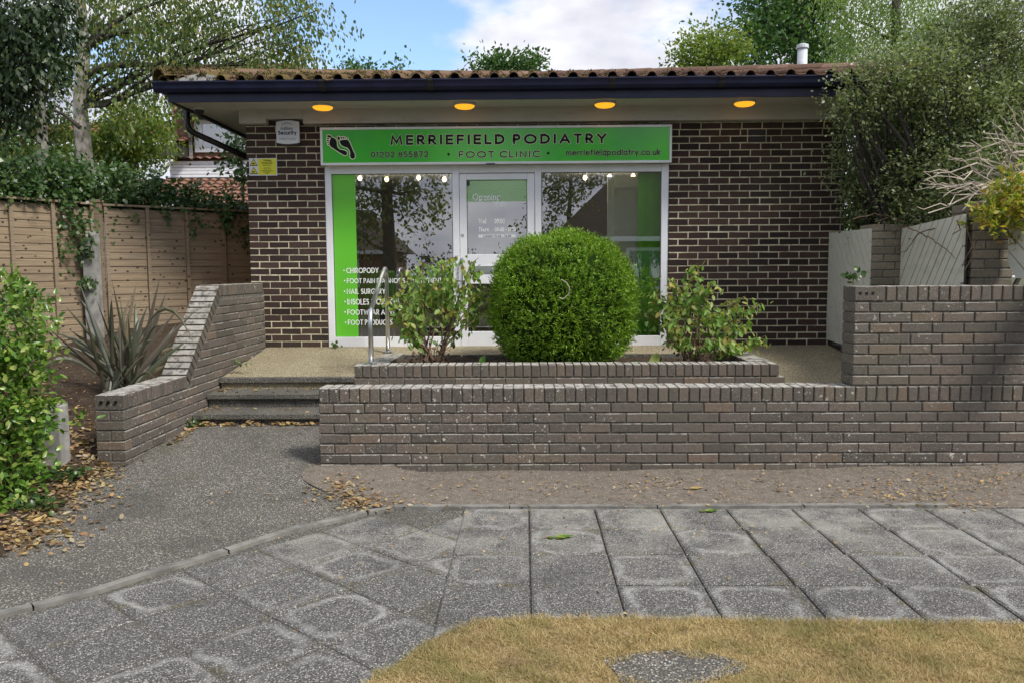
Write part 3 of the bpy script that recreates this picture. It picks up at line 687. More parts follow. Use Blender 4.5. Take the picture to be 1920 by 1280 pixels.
# handrail
hr_ = thing('handrail', 'bent stainless steel handrail hoop beside the steps', 'handrail', (-1.40, 7.9, .6))
def arc3(a, b, c, n=7):
    a, b, c = map(Vector, (a, b, c)); return [a * (1 - t) ** 2 + b * 2 * t * (1 - t) + c * t * t for t in [i / n for i in range(n + 1)]]
xa, xb = -1.385, -1.50
pts = [Vector((xa, 7.15, PZ - .01)), Vector((xa, 7.15, .98))] + arc3((xa, 7.15, 1.0), (xa, 7.15, 1.08), (xa - .005, 7.22, 1.14)) + [Vector((xa - .05, 7.9, 1.36))] + arc3((xb + .02, 8.45, 1.50), (xb, 8.70, 1.56), (xb, 8.71, 1.36), 10) + [Vector((xb, 8.71, .60))]
Geo().tube(pts, .0225, 12).build('rail', 'steel', hr_, smooth=True)
for p in ((xa, 7.15, PZ + .001), (xb, 8.71, tz(8.71) + .002)): Geo().tube([p, Vector(p) + Vector((0, 0, .016)), Vector(p) + Vector((0, 0, .022))], [.052, .052, .03], 16).build('base_flange', 'steel', hr_)

# ================================================================== SHOP BUILDING
sh = thing('shop_building', 'single storey dark brick clinic with low hipped tile roof and deep eaves', 'building', (.2, 11, .5))
WX0, WX1, HX0, HX1, HZ = -3.10, 3.56, -2.233, 1.612, 2.66
def face_box(a, b, mat='mortar_cream', nm='mortar'): return box(nm, a, b, mat, sh)
face_box((WX0 + .004, YB + .0035, .2), (HX0 - .004, YB + .24, 3.3)); face_box((HX1 + .004, YB + .0035, .2), (WX1 - .004, YB + .24, 3.3)); face_box((HX0 - .004, YB + .0035, HZ + .02), (HX1 + .004, YB + .24, 3.3))
for nm, a, b in (('side_wall', (WX0, YB + .24, .2), (WX0 + .24, 14.5, 3.3)), ('side_wall', (WX1 - .24, YB + .24, .2), (WX1, 14.5, 3.3)), ('rear_wall', (WX0 + .24, 14.3, .2), (WX1 - .24, 14.5, 3.3))): face_box(a, b, 'brick_pattern', nm)
B = Bricks(sh, 'brick_dark', 300)
SGX0, SGX1, SGZ0, SGZ1, SGY = -2.24, 1.618, 2.654, 3.063, 8.925
AIRX = (pix(1403, 245, Y=YB).x, pix(1436, 245, Y=YB).x); AIRZ = .553 + .075 * round((pix(1420, 263, Y=YB).z - .553) / .075) + .0015
def skip(c, L):
    if HX0 - .0 < c.x < HX1 and c.z < SGZ1 - .05: return True
    return c.z > 3.2
for k in range(36):
    z = .553 + .075 * k; s_ = .1125 if k % 2 else 0.0
    zc = z + .0375
    if zc > SGZ1 - .05:
        e_ = AIRX[0] - .01 if AIRZ - .02 < zc < AIRZ + .14 else WX1
        B.course((WX0, YB, 0), (1, 0, 0), (0, -1, 0), e_ - WX0, zc, .10, start=s_, skip=skip)
        if e_ < WX1: B.course((AIRX[1] + .01, YB, 0), (1, 0, 0), (0, -1, 0), WX1 - AIRX[1] - .01, zc, .10, start=(s_ + AIRX[1] + .01 - WX0) % .225, skip=skip)
    else:
        B.course((WX0, YB, 0), (1, 0, 0), (0, -1, 0), HX0 - WX0, zc, .10, start=s_, skip=skip)
        if AIRZ - .02 < zc < AIRZ + .14:
            B.course((HX1, YB, 0), (1, 0, 0), (0, -1, 0), AIRX[0] - .01 - HX1, zc, .10, start=.1125 - s_)
            B.course((AIRX[1] + .01, YB, 0), (1, 0, 0), (0, -1, 0), WX1 - AIRX[1] - .01, zc, .10, start=(.1125 - s_ + AIRX[1] + .01 - HX1) % .225)
        else: B.course((HX1, YB, 0), (1, 0, 0), (0, -1, 0), WX1 - HX1, zc, .10, start=.1125 - s_, skip=skip)
B.finish()
ab = thing('air_brick', 'dark clay air brick of two rows set high in the brick wall', 'air brick', (sum(AIRX) / 2, YB, AIRZ))
for k in range(2):
    zc = AIRZ + .036 + k * .075
    box('vent_block', (AIRX[0], YB - .003, zc - .032), (AIRX[1], YB + .06, zc + .032), 'brick_dark', ab, bev=.003)
    for i in range(7):
        for j in range(2): box('vent_hole', (AIRX[0] + .016 + i * .026, YB - .006, zc - .024 + j * .027), (AIRX[0] + .032 + i * .026, YB - .002, zc - .004 + j * .027), 'black_plastic', ab)
# frieze board, soffit, fascia, gutter
FBX0, FBX1 = -3.135, 4.2
g = Geo().box((FBX0, YB - .10, 3.12), (pix(498, 230, Y=8.94).x, YB + .003, 3.268)).build('frieze_board', 'soffit_paint', sh)
box('frieze_board', (pix(498, 230, Y=8.94).x + .002, YB - .10, 3.165), (pix(568, 230, Y=8.94).x - .002, YB + .003, 3.268), 'soffit_paint', sh)
box('frieze_board', (pix(568, 230, Y=8.94).x, YB - .10, 3.112), (FBX1, YB + .003, 3.268), 'soffit_paint', sh)
EX0, EX1 = -3.64, 4.1; ZS = 3.262; ZFB = 3.238; ZFT = 3.40
V = [(EX0, YE + .02, ZS - .012), (EX1, YE + .02, ZS - .012), (EX1, YB + .3, ZS + .012), (EX0, YB + .3, ZS + .012), (EX0, 15, ZS + .012), (WX0, 15, ZS + .012), (WX0, YB + .3, ZS + .012)]
mesh('soffit', [V[0], V[1], V[2], V[3]], [(0, 1, 2, 3)], 'soffit_paint', sh); mesh('soffit', [V[3], V[6], V[5], V[4]], [(0, 1, 2, 3)], 'soffit_paint', sh)
box('fascia_board', (EX0 - .03, YE - .01, ZFB), (EX1 + .03, YE + .018, ZFT), 'navy_plastic', sh)
box('fascia_board', (EX0 - .03, YE + .0185, ZFB), (EX0 - .004, 15, ZFT), 'navy_plastic', sh)
# gutter: ogee trough swept along the eaves
def gutter(p0, p1, outv, parent):
    p0, p1, o = Vector(p0), Vector(p1), Vector(outv); zt = 3.425
    pr_ = [(.0, -.095), (.03, -.105), (.065, -.098), (.09, -.07), (.098, -.04), (.108, -.018), (.115, -.012), (.115, 0), (.106, .003), (.10, -.004), (.085, -.05), (.05, -.08), (.004, -.08)]
    V = [p + o * a + Vector((0, 0, zt + b)) for p in (p0, p1) for a, b in pr_]; n = len(pr_)
    return mesh('gutter', V, [(i, (i + 1) % n, (i + 1) % n + n, i + n) for i in range(n)] + [tuple(range(n)), tuple(range(n, 2 * n))[::-1]], 'navy_plastic', parent)
def jn(x): return x
xs_ = [EX0 - .145, -2.05, -.95, .9, 2.0, EX1 + .1]
for a, b in zip(xs_, xs_[1:]): gutter((a + .001, YE - .011, 0), (b - .001, YE - .011, 0), (0, -1, 0), sh)
gutter((EX0 - .031, YE + .0, 0), (EX0 - .031, 14.9, 0), (-1, 0, 0), sh)
for x in xs_[1:-1]:
    pr_ = [(.0, -.10), (.03, -.110), (.068, -.102), (.095, -.07), (.102, -.04), (.119, -.018), (.12, .004)]
    V = [(x + dx, YE - .012 - a, 3.425 + b) for dx in (-.03, .03) for a, b in pr_]; n = len(pr_)
    mesh('gutter_bracket', V, [(i, i + 1, i + 1 + n, i + n) for i in range(n - 1)] + [tuple(range(n)), tuple(range(n, 2 * n))[::-1]], 'black_plastic', sh)
# downpipe
Geo().tube([(-3.755, 9.05, 3.34), (-3.755, 9.05, 3.16)] + arc3((-3.755, 9.05, 3.15), (-3.755, 9.05, 3.08), (-3.70, 9.07, 3.045), 4) + [(-3.19, 9.70, 2.80)] + arc3((-3.17, 9.73, 2.79), (-3.145, 9.76, 2.77), (-3.145, 9.77, 2.70), 4) + [(-3.145, 9.77, .55)], .034, 10).build('downpipe', 'black_plastic', sh, smooth=True)
# roof: hipped, pitch about 12.5 degrees
tp = math.tan(R(12.6)); RX0, RX1, RY0 = EX0 - .11, EX1 + .11, YE - .09; RZ0 = 3.405
AX = (RX0 + RX1) / 2; hd = (RX1 - RX0) / 2; RYB = RY0 + 2 * hd + .6
apA = (AX, RY0 + hd, RZ0 + hd * tp); apB = (AX, RYB - hd, RZ0 + hd * tp)
mesh('roof_deck', [(RX0, RY0, RZ0), (RX1, RY0, RZ0), (RX1, RYB, RZ0), (RX0, RYB, RZ0), apA, apB], [(0, 1, 4), (1, 2, 5, 4), (2, 3, 5), (3, 0, 4, 5)], 'hip_tile', sh)
PW = .1985; prof = []
for i in range(7): a = math.pi * (1 - i / 6); prof.append((.05 + .047 * math.cos(a), .018 + .044 * math.sin(a)))
prof += [(.115, .010), (.15, .004), (.185, .008), (.203, .018)]
tile_ms = []
TLn = .36
for v in range(3):
    rr = random.Random(40 + v); V = []; n = len(prof)
    for y, dz in ((0, 0.0), (TLn, .0)):
        for t_ in (0, -.014):
            for x, z in prof: V.append((x, y, z + t_ + rr.uniform(-.002, .002) + y * tp + (.012 if y == 0 else 0)))
    Fc = [(i, i + 1, 2 * n + i + 1, 2 * n + i) for i in range(n - 1)] + [(n + i, 3 * n + i, 3 * n + i + 1, n + i + 1) for i in range(n - 1)] + [(i, n + i, n + i + 1, i + 1) for i in range(n - 1)] + [(0, 2 * n, 3 * n, n), (n - 1, 2 * n - 1, 4 * n - 1, 3 * n - 1)]
    me = bpy.data.meshes.new('pantile'); me.from_pydata(V, [], Fc); me.materials.append(MAT['pantile'])
    me.polygons.foreach_set('use_smooth', [True] * len(me.polygons)); tile_ms.append(me)
for r in range(6):
    yy = RY0 - .03 + r * .30; zz = RZ0 + (yy - RY0) * tp + .016
    k = 0
    while True:
        x = RX0 + .03 + k * PW
        if x > RX1 - .2: break
        k += 1
        if x < RX0 + (yy - RY0) + (.02 if r else -.02) or x + PW > RX1 - (yy - RY0): continue
        o = bpy.data.objects.new('pantile', tile_ms[(k + r) % 3]); place(o, (x + random.uniform(-.004, .004), yy + random.uniform(-.012, .012), zz + random.uniform(-.003, .004)), sh)
        o.rotation_euler = (random.uniform(-.012, .02), random.uniform(-.02, .02), random.uniform(-.012, .012))
# mortar bedding under the first tiles, half round hip tiles
for side in (0, 1):
    a = Vector((RX0 if side == 0 else RX1, RY0, RZ0 + .075)); b = Vector(apA) + Vector((0, 0, .085)); dr = (b - a); Lh = dr.length; dr.normalize(); sx = dr.cross(Vector((0, 0, 1))).normalized(); up = sx.cross(dr)
    k = 0; t = .02
    while t < Lh - .1:
        V = []; te = min(t + .42, Lh)
        for tt, rs in ((t, 1.06), (te, .97)):
            for rr_ in (.15, .13):
                for i in range(9):
                    q = math.pi * i / 8; V.append(a + dr * tt + sx * math.cos(q) * rr_ * rs + up * (math.sin(q) * rr_ * rs * .62 - .015))
        Fc = []
        for i in range(8): Fc += [(i, 18 + i, 19 + i, i + 1), (9 + i, 10 + i, 28 + i, 27 + i), (i, i + 1, 10 + i, 9 + i), (18 + i, 27 + i, 28 + i, 19 + i)]
        mesh('hip_tile', V, Fc, 'hip_tile', sh, smooth=False); t += .40
# slipped pale slate piece at the left corner of the eaves
c = pix(355, 143, Y=8.32); mesh('mortar_patch', [c + Vector(p) for p in ((-.18, -.03, -.06), (-.02, -.03, -.01), (.10, -.02, .02), (.26, -.02, .0), (.28, -.03, -.05), (.1, -.04, -.075), (-.16, .2, -.03), (.1, .22, .045), (.28, .2, .02))], [(0, 1, 2, 3, 4, 5), (0, 6, 7, 2, 1), (2, 7, 8, 3), (3, 8, 4)], 'concrete_grey', sh)
n = 26000; mx = RX0 + np.abs(RNG.normal(size=n)) * 2.0 + .02; my = RY0 - .02 + RNG.random(n) ** 1.5 * .55
keepm = (np.sin(mx * 7.3) * np.sin(mx * 2.9 + my * 9) + .9 * np.sin(mx * 31.6) * .6 + RNG.normal(size=n) * .3 > .1) & (mx > RX0 + (my - RY0)) & (mx < RX1); mx, my = mx[keepm], my[keepm]; n = len(mx)
ph = np.mod(mx - RX0 - .03, PW); hz = np.where(ph < .1, .018 + .044 * np.sqrt(np.clip(1 - ((ph - .05) / .05) ** 2, 0, 1)), .012)
setp(kites('moss', np.stack([mx, my, RZ0 + .018 + (my - RY0) * tp + hz + RNG.random(n) * .02], 1), RNG.normal(size=(n, 3)) + np.array([0, -.2, .6]), RNG.normal(size=(n, 3)), .022 * (.5 + RNG.random(n)), .014, 'moss', sh), kind='stuff')
n = 9000; a = Vector((RX0, RY0, RZ0 + .075)); b = Vector(apA); tt = np.abs(RNG.normal(size=n)) * 2.2; an = RNG.random(n) * math.pi; dr = (b - a); dr.normalize(); sx = dr.cross(Vector((0, 0, 1))).normalized(); up = sx.cross(dr)
kp = (np.sin(tt * 8) * np.sin(tt * 3.3 + an * 2) + RNG.normal(size=n) * .35 > .15) & (tt < 5); tt, an = tt[kp], an[kp]; n = len(tt)
Pm = np.array(a) + tt[:, None] * np.array(dr) + np.cos(an)[:, None] * .155 * np.array(sx) + (np.sin(an) * .155 * .62 - .012)[:, None] * np.array(up)
setp(kites('moss', Pm, RNG.normal(size=(n, 3)) + np.array([0, -.3, .6]), RNG.normal(size=(n, 3)), .028 * (.5 + RNG.random(n)), .018, 'moss', sh), kind='stuff')
# flue on the roof
fp = pix(1504, 122, Y=11.5); fl = thing('roof_flue', 'pale grey capped flue pipe standing on the tiled roof', 'flue', (fp.x, fp.y, fp.z - .5))
s11 = 11.5 / 1500; hh = pix(1504, 92, Y=11.5).z
Geo().tube([(fp.x, fp.y, fp.z - .55), (fp.x, fp.y, hh)], 9.0 * s11, 14).build('pipe', 'flue_grey', fl, smooth=True)
Geo().tube([(fp.x, fp.y, hh), (fp.x, fp.y, hh + .012), (fp.x, fp.y, hh + .05), (fp.x, fp.y, hh + .07)], [.085, .085, .08, .03], 14).build('cap', 'flue_grey', fl)
# ---- shop front
yo, yi = YB + .012, YB + .085
ZB0 = .600; MX = [(-2.233, -2.160), (-.802, -.728), (.122, .192), (1.533, 1.612)]
g = Geo()
for a, b in MX: g.box((a, yo, ZB0), (b, yi, HZ))
for i in range(3): g.box((MX[i][1] + .0005, yo + .001, 2.575), (MX[i + 1][0] - .0005, yi, HZ - .001))
for i in (0, 2): g.box((MX[i][1] + .0005, yo + .001, ZB0), (MX[i + 1][0] - .0005, yi, .745))
sf = g.build('window_frame', 'upvc_white', sh); md = sf.modifiers.new('bevel', 'BEVEL'); md.width = .004; md.segments = 2
sf['label'] = 'white plastic shop window frame'
def pane(nm, x0, x1, z0, z1, y, par): 
    box('glazing_bead', (x0 - .001, y - .006, z0 - .001), (x0 + .008, y + .006, z1 + .001), 'frame_edge', par); box('glazing_bead', (x1 - .008, y - .006, z0 - .001), (x1 + .001, y + .006, z1 + .001), 'frame_edge', par)
    box('glazing_bead', (x0 + .0085, y - .006, z1 - .007), (x1 - .0085, y + .006, z1 + .001), 'frame_edge', par)
    return mesh(nm, [(x0, y, z0), (x1, y, z0), (x1, y, z1), (x0, y, z1)], [(0, 1, 2, 3)], 'window_glass', par)
pane('pane', MX[0][1], MX[1][0], .745, 2.575, YB + .045, sf); pane('pane', MX[2][1], MX[3][0], .745, 2.575, YB + .045, sf)
D0, D1 = -.724, .118; yd0, yd1 = YB + .022, YB + .075
GX0, GX1 = -.645, .035
g = Geo().box((D0, yd0, .612), (GX0, yd1, 2.568)).box((GX1, yd0, .612), (D1, yd1, 2.568))
for z0, z1 in ((2.50, 2.568), (1.34, 1.672), (.612, .80)): g.box((GX0 + .0005, yd0 + .001, z0), (GX1 - .0005, yd1, z1))
dr_ = g.build('door', 'upvc_white', sh); md = dr_.modifiers.new('bevel', 'BEVEL'); md.width = .004; md.segments = 2
pane('pane', GX0, GX1, 1.672, 2.50, YB + .05, dr_); pane('pane', GX0, GX1, .80, 1.34, YB + .05, dr_)
Geo().tube([(-.693, yd0 - .004, 1.885), (-.693, yd0 + .002, 1.885)], .018, 12).build('lock', 'steel', dr_)
hp = Geo().tube([(-.70, yd0 - .006, 1.63), (-.70, yd0 - .05, 1.62), (-.70, yd0 - .055, 1.3), (-.70, yd0 - .006, 1.28)], .012, 8); hp.build('handle', 'steel', dr_)
box('letter_plate', (-.62, yd0 - .008, 1.46), (-.36, yd0 - .001, 1.54), 'steel', dr_)
yg = YB + .0385
mesh('green_band', [(GX0, yg + .005, 2.26), (GX1, yg + .005, 2.26), (GX1, yg + .005, 2.50), (GX0, yg + .005, 2.50)], [(0, 1, 2, 3)], 'green_film', dr_)
def ptx(body, x0, x1, yt, yb_, par, mat='white_print', Yp=yg, **k):
    a = pix(x0, yb_, Y=Yp); b = pix(x1, yt, Y=Yp); return lettering(body, a.x, b.x, a.z, b.z, Yp, mat, par, **k)
ptx('Opening', 887, 937, 364, 376, dr_, bold=.15)
ptx('09.00', 928, 946, 380, 388, dr_, bold=.15); ptx('Wed', 898, 911, 411, 419, dr_, bold=.15); ptx('09:00', 928, 946, 411, 419, dr_, bold=.15)
ptx('Thurs', 898, 916, 427, 434, dr_, bold=.15); ptx('09:00 - 17:30', 928, 967, 427, 434, dr_, bold=.15)
a = pix(897, 446, Y=yg); b = pix(967, 440, Y=yg); box('lunch_sticker', (a.x, yg + .002, a.z), (b.x, yg + .004, b.z), 'label_white', dr_); ptx('LUNCH 12.30 - 13.30', 907, 958, 441.2, 445.0, dr_, mat='black_print', Yp=yg + .0005)
box('blue_sticker', (GX0 + .008, yg + .003, 2.435), (GX0 + .035, yg + .0045, 2.49), 'alarm_blue', dr_)
# window lettering
lines = [('CHIROPODY', 650, 709, 503, 512), ('FOOT PAIN DIAGNOSIS & TREATMENT', 651, 828, 522, 531), ('NAIL SURGERY', 651, 722, 542, 551), ('INSOLES & CUSTOM', 652, 748, 561, 571), ('FOOTWEAR ADVICE', 652, 752, 581, 590), ('FOOT PRODUCTS', 653, 735, 600, 609)]
for tx, x0, x1, yt, yb_ in lines:
    ptx(tx, x0, x1, yt, yb_, sf, bold=.16, spacing=1.05)
    c = pix(x0 - 5, (yt + yb_) / 2, Y=yg); Geo().tube([(c.x, yg, c.z), (c.x, yg + .002, c.z)], .008, 10).build('bullet', 'white_print', sf)
# ---- sign
sg = thing('shop_sign', 'long bright green fascia sign reading MERRIEFIELD PODIATRY in a white frame', 'sign', (-.3, SGY, SGZ0))
fr = .026
box('backing_box', (SGX0 + .01, SGY + .012, SGZ0 + .01), (SGX1 - .01, YB - .001, SGZ1 - .01), 'sign_white', sg)
box('green_panel', (SGX0 + fr, SGY + .004, SGZ0 + fr), (SGX1 - fr, SGY + .0115, SGZ1 - fr), 'sign_green', sg)
for a, b in (((SGX0, SGZ0), (SGX1, SGZ0 + fr)), ((SGX0, SGZ1 - fr), (SGX1, SGZ1)), ((SGX0, SGZ0 + fr + .0005), (SGX0 + fr, SGZ1 - fr - .0005)), ((SGX1 - fr, SGZ0 + fr + .0005), (SGX1, SGZ1 - fr - .0005))):
    box('sign_frame', (a[0], SGY - .006, a[1]), (b[0], SGY + .04, b[1]), 'sign_white', sg, bev=.003)
ys1 = SGY + .0012
def stx(body, x0, x1, yt, yb_, **k):
    a = pix(x0, yb_, Y=SGY); b = pix(x1, yt, Y=SGY); return lettering(body, a.x, b.x, a.z, b.z, ys1, 'black_print', sg, **k)
stx('MERRIEFIELD PODIATRY', 734, 1135, 252.5, 270.5, spacing=1.75, bold=.29, outline=.10)
stx('01202 855872', 696, 802, 285, 295.5, spacing=1.2, bold=.23, outline=.07)
stx('FOOT CLINIC', 861, 1011, 284, 295.5, spacing=1.45, bold=.22, outline=.12)
stx('merriefieldpodiatry.co.uk', 1062, 1238, 280, 291.5, spacing=.9, bold=.20, outline=.055)
for x in (841, 1028):
    c = pix(x, 289.5 if x < 900 else 287.5, Y=SGY); Geo().tube([(c.x, ys1, c.z), (c.x, ys1 + .002, c.z)], .014, 12).build('dot', 'black_print', sg)
def logo(pts):
    return [pix(590 + x / 14.77, 230 + y / 14.77, Y=SGY) for x, y in pts]
def ell(cx, cy, rx, ry, a=0.0, n=14):
    return [(cx + math.cos(t) * rx * math.cos(a) - math.sin(t) * ry * math.sin(a), cy + math.cos(t) * rx * math.sin(a) + math.sin(t) * ry * math.cos(a)) for t in [2 * math.pi * i / n for i in range(n)]]
def grow(P, d):
    n = len(P); ar = sum(P[i][0] * P[(i + 1) % n][1] - P[(i + 1) % n][0] * P[i][1] for i in range(n)); sgn = 1 if ar > 0 else -1; o = []
    for i in range(n):
        ax, ay = P[i - 1]; bx2, by = P[(i + 1) % n]; tx, ty = bx2 - ax, by - ay; l = math.hypot(tx, ty) or 1
        o.append((P[i][0] + ty / l * d * sgn, P[i][1] - tx / l * d * sgn))
    return o
footL = [(440, 410), (500, 420), (560, 450), (600, 500), (615, 560), (618, 640), (640, 700), (700, 755), (800, 768), (860, 790), (905, 840), (895, 890), (850, 915), (800, 900), (700, 840), (560, 750), (450, 680), (410, 620), (405, 560), (418, 500), (440, 460)]
footR = [(690, 505), (740, 490), (800, 480), (900, 482), (940, 510), (980, 580), (1010, 660), (1060, 780), (1110, 880), (1120, 950), (1090, 1000), (1045, 1010), (1000, 985), (975, 930), (985, 850), (960, 760), (900, 700), (800, 670), (740, 630), (700, 570)]
toes = [ell(402, 388, 62, 32, .3), ell(368, 450, 33, 19, .1), ell(364, 505, 33, 19, .1), ell(370, 560, 21, 18), ell(378, 612, 17, 16), ell(664, 440, 32, 55, -.25), ell(740, 428, 20, 31), ell(800, 425, 20, 28), ell(850, 430, 16, 19), ell(903, 453, 18, 14)]
for i, P in enumerate([footL, footR] + toes):
    for nm, d, dy, mt in (('footprint', 0, 0, 'black_print'), ('footprint_outline', 20, .0012 + .0001 * i, 'cream_print')):
        W = logo(grow(P, d) if d else P); mesh(nm, [(q.x, ys1 + dy, q.z) for q in W], [tuple(range(len(W)))], mt, sg)
c0 = pix(918, 308, Y=SGY); box('maker_plate', (c0.x - .04, SGY - .0085, c0.z - .006), (c0.x + .06, SGY - .0065, c0.z + .008), 'alarm_blue', sg)
# ---- alarm box
a = pix(518, 270, Y=8.95); b = pix(560, 226, Y=8.95)
al = thing('alarm_box', 'white burglar alarm box with blue lettering mounted below the eaves', 'alarm box', ((a.x + b.x) / 2, YB, a.z))
def curved_box(x0, x1, z0, z1, y0, y1, bul=.016, n=8):
    V = []
    for y in (y0, y1):
        for i in range(n + 1): t = i / n; V.append((x0 + (x1 - x0) * t, y, z0 - bul * math.sin(math.pi * t)))
        for i in range(n + 1): t = 1 - i / n; V.append((x0 + (x1 - x0) * t, y, z1 + bul * math.sin(math.pi * t)))
    k = 2 * n + 2; return V, [tuple(range(k)), tuple(range(k, 2 * k))[::-1]] + [(i, i + k, (i + 1) % k + k, (i + 1) % k) for i in range(k)]
V, Fc = curved_box(a.x, b.x, a.z + .012, b.z - .012, 8.955, 8.99); o = mesh('cover', V, Fc, 'alarm_white', al); md = o.modifiers.new('b', 'BEVEL'); md.width = .006; md.segments = 2
V, Fc = curved_box(a.x + .012, b.x - .012, a.z - .006, b.z - .004, 8.992, YB + .002, .01); mesh('base', V, Fc, 'black_plastic', al)
ya = 8.9535
def atx(body, x0, x1, yt, yb_, mat='alarm_blue', **k):
    p = pix(x0, yb_, Y=ya); q = pix(x1, yt, Y=ya); lettering(body, p.x, q.x, p.z, q.z, ya, mat, al, **k)
atx('Ashley', 526, 548.5, 238, 244, bold=.17); atx('Security', 522, 555, 246, 252.5, bold=.25); atx('01202 744053', 524, 554, 259, 262.6, 'frame_edge', bold=.13)
Geo().tube([pix(529, 234, Y=ya), pix(538, 230.5, Y=ya), pix(548, 234, Y=ya)], .0025, 6).build('emblem', 'alarm_blue', al)
# ---- cctv notice
a = pix(468, 330, Y=YB - .004); b = pix(519, 297, Y=YB - .004); cc = thing('camera_notice', 'yellow and white camera warning notice screwed to the brick pier', 'notice', ((a.x + b.x) / 2, YB, a.z))
yn = YB - .008
box('board', (a.x, yn, a.z), (b.x, YB - .002, b.z), 'label_white', cc)
xm = a.x + (b.x - a.x) * .32; box('yellow_panel', (xm, yn - .0015, a.z + .008), (b.x - .008, yn - .0005, b.z - .006), 'label_yellow', cc)
for k in range(2):
    cx = a.x + (b.x - a.x) * .165; cz = a.z + (b.z - a.z) * (.27 + .47 * k); r_ = .046
    T = lambda s, y: [(cx - r_ * s, y, cz - r_ * .75 * s), (cx + r_ * s, y, cz - r_ * .75 * s), (cx, y, cz + r_ * .95 * s)]
    mesh('warning_triangle', T(1, yn - .001), [(0, 1, 2)], 'black_print', cc); mesh('warning_triangle', T(.76, yn - .002), [(0, 1, 2)], 'label_yellow', cc)
    box('camera_symbol', (cx - .018, yn - .0035, cz - .018), (cx + .012, yn - .003, cz - .004), 'black_print', cc)
def ntx(body, x0, x1, yt, yb_, **k):
    p = pix(x0, yb_, Y=yn); q = pix(x1, yt, Y=yn); lettering(body, p.x, q.x, p.z, q.z, yn - .003, 'black_print', cc, **k)
ntx('Warning', 494, 508, 299.5, 302.5, bold=.2); ntx('C C T V', 495, 508, 315, 318.2, bold=.2)
for yy, x0, x1 in ((304.5, 490, 511), (307, 491, 511), (310, 493, 509), (320.5, 490, 512), (323, 494, 508), (325.5, 498, 504)):
    p = pix(x0, yy + .8, Y=yn); q = pix(x1, yy - .2, Y=yn); box('small_print', (p.x, yn - .003, p.z), (q.x, yn - .0025, q.z), 'black_print', cc)
# ---- eaves lamps, dome camera
def dome(name, label, cat, c, r, h, mats, group=None, n=20):
    t = thing(name, label, cat, c, group); g = Geo(); pr_ = [(1.0, 0), (1.0, -.25), (.93, -.45)]
    g.tube([Vector(c) + Vector((0, 0, h * z)) for q, z in pr_], [r * q for q, z in pr_], n); g.build('rim', mats[0], t)
    pr_ = [(.92, -.40), (.88, -.62), (.70, -.85), (.40, -.97), (.05, -1.0)]
    Geo().tube([Vector(c) + Vector((0, 0, h * z)) for q, z in pr_], [r * q for q, z in pr_], n).build('dome', mats[1], t, smooth=True); return t
for (x, y), lb in zip(((605, 198), (871, 197.5), (1134, 194), (1396, 191.5)), ('above the footprint emblem of the sign', 'above the first word of the sign', 'above the end of the last word of the sign', 'above the bare brick wall near the air brick')):
    p = pix(x, y - 3, Y=8.66)
    dome('eaves_lamp', 'round amber glowing eaves lamp ' + lb, 'lamp', (p.x, 8.66, ZS - .006), .118, .062, ('soffit_paint', 'lamp_amber'), 'lamps under the eaves')
p = pix(373, 201, Y=8.72); dome('dome_camera', 'small dark dome security camera under the eaves corner', 'camera', (p.x, 8.72, ZS - .004), .06, .085, ('soffit_paint', 'black_plastic'))

# ================================================================== INSIDE THE SHOP (seen through the glass)
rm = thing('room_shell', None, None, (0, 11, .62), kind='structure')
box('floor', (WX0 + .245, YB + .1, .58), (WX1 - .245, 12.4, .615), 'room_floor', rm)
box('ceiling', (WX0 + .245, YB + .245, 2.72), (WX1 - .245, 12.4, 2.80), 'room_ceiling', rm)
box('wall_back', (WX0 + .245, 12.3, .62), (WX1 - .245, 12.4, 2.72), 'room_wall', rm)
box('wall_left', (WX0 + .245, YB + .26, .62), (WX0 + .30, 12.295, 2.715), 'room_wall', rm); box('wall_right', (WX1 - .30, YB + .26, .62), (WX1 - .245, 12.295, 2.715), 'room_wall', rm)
x0, x1 = pix(623, 480, Y=YB + .04).x, pix(669, 480, Y=YB + .04).x
o = box('green_vinyl', (MX[0][1] + .009, YB + .0405, .748), (x1, YB + .0425, 2.567), 'vinyl_green', sf)
bl = thing('window_blind', 'green vertical slat blind drawn to the right side of the window', 'blind', (1.4, 9.25, 2.5))
x0, x1 = pix(1196, 480, Y=9.22).x, pix(1243, 480, Y=9.22).x
box('head_rail', (x0, 9.19, 2.60), (x1, 9.24, 2.64), 'upvc_white', bl)
for i in range(9):
    xc = x0 + (x1 - x0) * (i + .5) / 9; a_ = .5 + random.uniform(-.12, .12); h = Vector((math.cos(a_), math.sin(a_), 0)) * .026
    Geo().obox((xc, 9.215, 1.67), h, Vector((-h.y, h.x, 0)) * .03, Vector((0, 0, .925))).build('slat', 'blind_green', bl)
idr = thing('panelled_door', 'white panelled inner door seen through the window beside the green slats', 'door', (1.0, 9.9, .62))
x0, x1 = pix(1139, 450, Y=9.9).x, pix(1215, 450, Y=9.9).x
box('leaf', (x0, 9.9, .62), (x1, 9.94, 2.62), 'door_white', idr)
for z0, z1 in ((2.12, 2.50), (1.15, 1.98), (.75, 1.05)):
    for a, b in ((x0 + .07, x0 + .09), (x1 - .17, x1 - .15)): box('moulding', (a, 9.885, z0), (b, 9.899, z1), 'door_white', idr)
    for z in (z0, z1 - .02): box('moulding', (x0 + .0905, 9.886, z), (x1 - .1705, 9.899, z + .02), 'door_white', idr)
box('handle', (x1 - .12, 9.86, 1.55), (x1 - .10, 9.899, 1.70), 'steel', idr)
